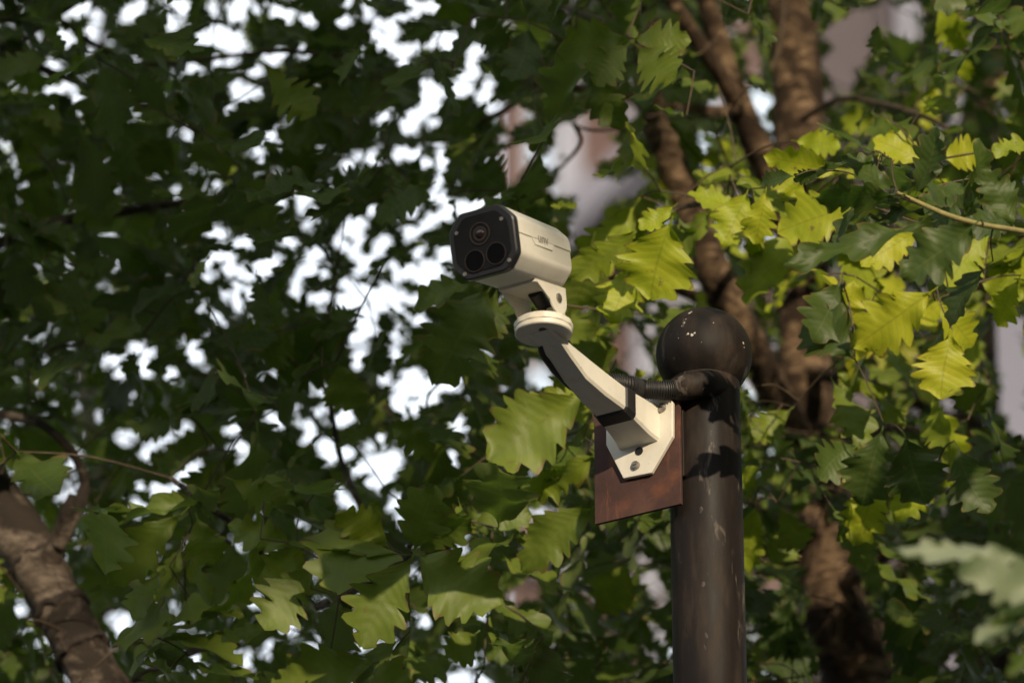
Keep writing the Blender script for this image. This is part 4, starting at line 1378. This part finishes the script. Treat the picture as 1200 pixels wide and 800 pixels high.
tree('near', 'oak standing beyond the right edge, its leafy twig reaching in at right', [(1720, 1500, 5.4, 120), (1700, 1000, 5.6, 112), (1690, 600, 5.8, 104), (1685, 200, 6.0, 90), (1690, -200, 6.2, 66), (1690, -500, 6.3, 36)], [
    [(1690, 420, 5.9, 40), (1560, 330, 6.05, 26), (1420, 300, 6.15, 18), (1300, 284, 6.2, 12), (1215, 274, 6.24, 9)],
    ['young', (1222, 275, 6.24, 7), (1180, 268, 6.26, 6.5), (1145, 262, 6.27, 6.2), (1110, 252, 6.29, 6), (1078, 238, 6.31, 5.2), (1052, 226, 6.33, 4)],
    [(1695, 800, 5.7, 40), (1560, 760, 5.4, 26), (1420, 720, 5.15, 16), (1300, 690, 5.15, 10), (1225, 672, 5.17, 6)],
    ['young', (1320, 695, 5.15, 8), (1270, 712, 5.16, 7), (1245, 720, 5.17, 5)],
], M_BARK, G_OAK)

# random leaves of the near tree, out of the frame to the right, keep it a tree from any side
for _ in range(60):
    nd = TREES['near'][1]
    c = nd[int(rng.integers(len(nd)))]
    x, y, d = project(np.array([c]))
    if x[0] < 1270:
        continue
    c = np.array(c) + rng.normal(0, .12, 3)
    for q in range(5):
        Mx, var = spray_leaf(c, .13, False)
        P = SAMP[var] @ Mx[:3, :3].T + Mx[:3, 3]
        if project(P)[0].min() < 1215:
            continue
        put(Mx, var, float(np.clip(rng.normal(.25, .1), 0, 1)), 'near', cover2)

# give every leaf to its tree; the largest ones in view are parts of their own, the rest one mass per tree
for key, (root, nodes) in TREES.items():
    mine = [lf for lf in LEAVES if lf['tree'] == key]
    for lf in mine:
        P = SAMP[lf['v']] @ lf['M'][:3, :3].T + lf['M'][:3, 3]
        x, y, d = project(P)
        inside = ((x > 0) & (x < 1200) & (y > 0) & (y < 800)).mean()
        lf['size'] = inside * (x.max() - x.min()) * (y.max() - y.min()) * (1.6 if lf['d'] < 7.16 else 1)
    mine.sort(key=lambda q: -q['size'])
    single = [q for q in mine[:290] if q['size'] > 60]
    rest = mine[len(single):]
    inv = root.matrix_basis.inverted()
    for lf in single:
        o = bpy.data.objects.new('leaf', LEAF_ME[lf['v']])
        o.parent = root
        o.matrix_parent_inverse = inv
        o.matrix_basis = Matrix(lf['M'].tolist())
        o['tint'] = lf['tint']
        o['pale'] = lf.get('pale', 0.0)
        COL.objects.link(o)
    if rest:
        V, F, U, T = [], [], [], []
        off = 0
        for lf in rest:
            vs, fs, uv = VARS[lf['v']]
            V.append(vs @ lf['M'][:3, :3].T + lf['M'][:3, 3])
            F.append(np.array(fs) + off)
            U.append(uv)
            T.append(np.full(len(vs), lf['tint']))
            off += len(vs)
        V, F, U, T = np.concatenate(V), np.concatenate(F), np.concatenate(U), np.concatenate(T)
        me = bpy.data.meshes.new('foliage')
        me.vertices.add(len(V))
        me.vertices.foreach_set('co', V.astype(np.float32).ravel())
        me.loops.add(F.size)
        me.loops.foreach_set('vertex_index', F.astype(np.int32).ravel())
        me.polygons.add(len(F))
        me.polygons.foreach_set('loop_start', np.arange(0, F.size, 4, dtype=np.int32))
        me.polygons.foreach_set('use_smooth', np.ones(len(F), bool))
        ul = me.uv_layers.new(name='UVMap')
        ul.data.foreach_set('uv', U[F.ravel()].astype(np.float32).ravel())
        at_ = me.attributes.new('tint', 'FLOAT', 'POINT')
        at_.data.foreach_set('value', T.astype(np.float32))
        me.materials.append(M_MASS)
        me.update(calc_edges=True)
        me.validate()
        fo = bpy.data.objects.new('foliage', me)
        COL.objects.link(fo)
        fo.parent = root
        fo.matrix_parent_inverse = inv
        fo['kind'] = 'stuff'
    # twigs: every leaf base reaches back to the nearest wood, sharing the way with its neighbours
    tw = MB()
    nd = np.array([tuple(p) for p in nodes])
    ends = {}
    for lf in mine:
        b = lf['M'][:3, 3] - lf['M'][:3, 1] * .04
        kx = tuple(np.round(b / .055).astype(int))
        ends.setdefault(kx, b)
    pts = list(ends.values())
    order = sorted(pts, key=lambda b: np.min(np.sum((nd - b) ** 2, 1)))
    for b in order:
        dd = np.sum((nd - b) ** 2, 1) + .0
        a = nd[int(np.argmin(dd))]
        ln = math.sqrt(float(np.min(dd)))
        if ln < .01 or ln > .55:
            continue
        A, B = Vector(a), Vector(b)
        m = (A + B) / 2 + Vector((0, 0, .05 * ln)) + Vector(rng.normal(0, .035 * ln, 3))
        q, _ = spline([A, m, B], [1, 1, 1], 4)
        sx_, sy_, sd_ = project(np.array([tuple(p) for p in q]))
        si, sj = ((sx_ - GX0) / GS).astype(int).clip(0, GW - 1), ((sy_ - GY0) / GS).astype(int).clip(0, GH - 1)
        if gap[sj, si].sum() > (1 if lf['d'] < 7.2 else 0) and rng.random() > .06:
            continue
        r0 = min(.0035, .0013 + .003 * ln)
        tw.tube(q, [r0 + (.0012 - r0) * i / (len(q) - 1) for i in range(len(q))], 4, caps=False)
        nd = np.vstack([nd] + [np.array(p) for p in q[2:]])
    o = tw.build('twig', M_TWIG, root, True)
    o['kind'] = 'stuff'
    print(key, 'single', len(single), 'mass', len(rest), 'twigs', len(order))


# ------------------------------------------------------------------ unseen crowns added overhead and behind the viewer to block sun and sky
DIAM = np.array([(0, 0, 0), (.30, .35, .03), (.34, .68, .0), (0, 1.0, -.10), (-.34, .68, .0), (-.30, .35, .03)])
DIAM_F = np.array([(0, 1, 2, 3), (0, 3, 4, 5)])


def shade_crown_mass(root, boxes, count, size, inv):
    V, T = [], []
    for (c, r), n in zip(boxes, count):
        P = rng.normal(0, 1, (n, 3))
        P /= np.linalg.norm(P, axis=1)[:, None]
        P = np.array(c) + P * (rng.uniform(.25, 1, (n, 1)) ** .5) * np.array(r)
        P += .25 * np.sin(P[:, [1, 2, 0]] * 2.3)
        x, y, d = project(P)
        seen = (d > 0) & (x > -60) & (x < 1260) & (y > -60) & (y < 860)
        P = P[~seen]
        P = P[np.linalg.norm(P - eye, axis=1) > 1.2]
        keep = np.ones(len(P), bool)
        for o in OPEN:  # clear leaves from the sun's path to each chosen lit point
            q = P - o
            t = q @ Sv
            keep &= ~((t > .1) & (np.linalg.norm(q - t[:, None] * Sv, axis=1) < .185))
        P = P[keep]
        m = len(P)
        az = rng.uniform(0, 2 * np.pi, m)
        Y = np.stack([np.cos(az), np.sin(az), rng.normal(-.5, .4, m)], 1)
        Y /= np.linalg.norm(Y, axis=1)[:, None]
        Nn = np.stack([rng.normal(0, .6, m), rng.normal(0, .6, m), np.ones(m)], 1)
        X = np.cross(Y, Nn)
        X /= np.linalg.norm(X, axis=1)[:, None]
        Z = np.cross(X, Y)
        ln = rng.uniform(.7, 1.25, m)[:, None, None] * size
        V.append((P[:, None, :] + ln * (DIAM[None, :, 0:1] * X[:, None] + DIAM[None, :, 1:2] * Y[:, None] + DIAM[None, :, 2:3] * Z[:, None])).reshape(-1, 3))
        T.append(np.repeat(np.clip(rng.normal(.28, .12, m), 0, 1), 6))
    V, T = np.concatenate(V), np.concatenate(T)
    m = len(V) // 6
    F = (np.arange(m)[:, None, None] * 6 + DIAM_F[None]).reshape(-1, 4)
    me = bpy.data.meshes.new('shade_crown')
    me.vertices.add(len(V))
    me.vertices.foreach_set('co', V.astype(np.float32).ravel())
    me.loops.add(F.size)
    me.loops.foreach_set('vertex_index', F.astype(np.int32).ravel())
    me.polygons.add(len(F))
    me.polygons.foreach_set('loop_start', np.arange(0, F.size, 4, dtype=np.int32))
    ul = me.uv_layers.new(name='UVMap')
    uvd = np.stack([DIAM[:, 0] * 1.2 + .5, DIAM[:, 1]], 1)
    ul.data.foreach_set('uv', np.tile(uvd, (m, 1))[F.ravel()].astype(np.float32).ravel())
    me.attributes.new('tint', 'FLOAT', 'POINT').data.foreach_set('value', T.astype(np.float32))
    me.materials.append(M_MASS)
    me.update(calc_edges=True)
    o = bpy.data.objects.new('shade_crown', me)
    COL.objects.link(o)
    o.parent = root
    o.matrix_parent_inverse = inv
    o['kind'] = 'stuff'
    return o


for key, boxes, count in (('main', [((1.2, 7.6, 8.6), (3.4, 3.4, 2.6)), ((1.0, 4.2, 8.0), (3.0, 2.8, 1.5))], (5000, 1500)), ('left', [((-2.4, 6.8, 8.2), (3.0, 3.4, 2.8)), ((-2.0, 3.6, 7.8), (2.8, 2.6, 1.5)), ((-3.6, 6.6, 4.6), (1.9, 1.8, 2.6))], (3500, 500, 1500)), ('near', [((3.6, 4.6, 6.2), (1.8, 2.8, 2.6))], (7000,))):
    rt = TREES[key][0]
    shade_crown_mass(rt, boxes, count, .17, rt.matrix_basis.inverted())
for (x, y, h, label, boxes, count) in ((2.6, -5.5, 5.2, 'unseen broad oak added behind the viewer to shade and dapple the scene', [((2.4, -4.6, 6.6), (3.2, 3.0, 3.0)), ((1.6, -2.6, 8.2), (2.6, 2.4, 1.6))], (17000, 7000)),):
    rt = thing('oak_tree', (x, y, 0), label, 'tree', G_OAK)  # added tree, unseen; its crown blocks sun and sky
    q, qr = spline([(x, y, -.05), (x + .05, y + .03, 1.5), (x - .05, y + .1, 3.2), (x + .1, y + .3, h + 1.5)], [.22, .17, .14, .05], 10)
    MB().tube(q, qr, 18, .1, 8).build('trunk', M_BARK, rt, True)
    for a in range(6):
        th = a * 1.05 + x
        p0 = q[14 + a * 2]
        MB().tube(spline([p0, p0 + Vector((math.cos(th) * .9, math.sin(th) * .9, .9)), p0 + Vector((math.cos(th) * 2.0, math.sin(th) * 2.0, 1.6))], [.07, .045, .015], 6)[0], [.07 - .055 * i / 12 for i in range(13)], 8, .1, 9).build('limb', M_BARK, rt, True)
    shade_crown_mass(rt, boxes, count, .20, rt.matrix_basis.inverted())
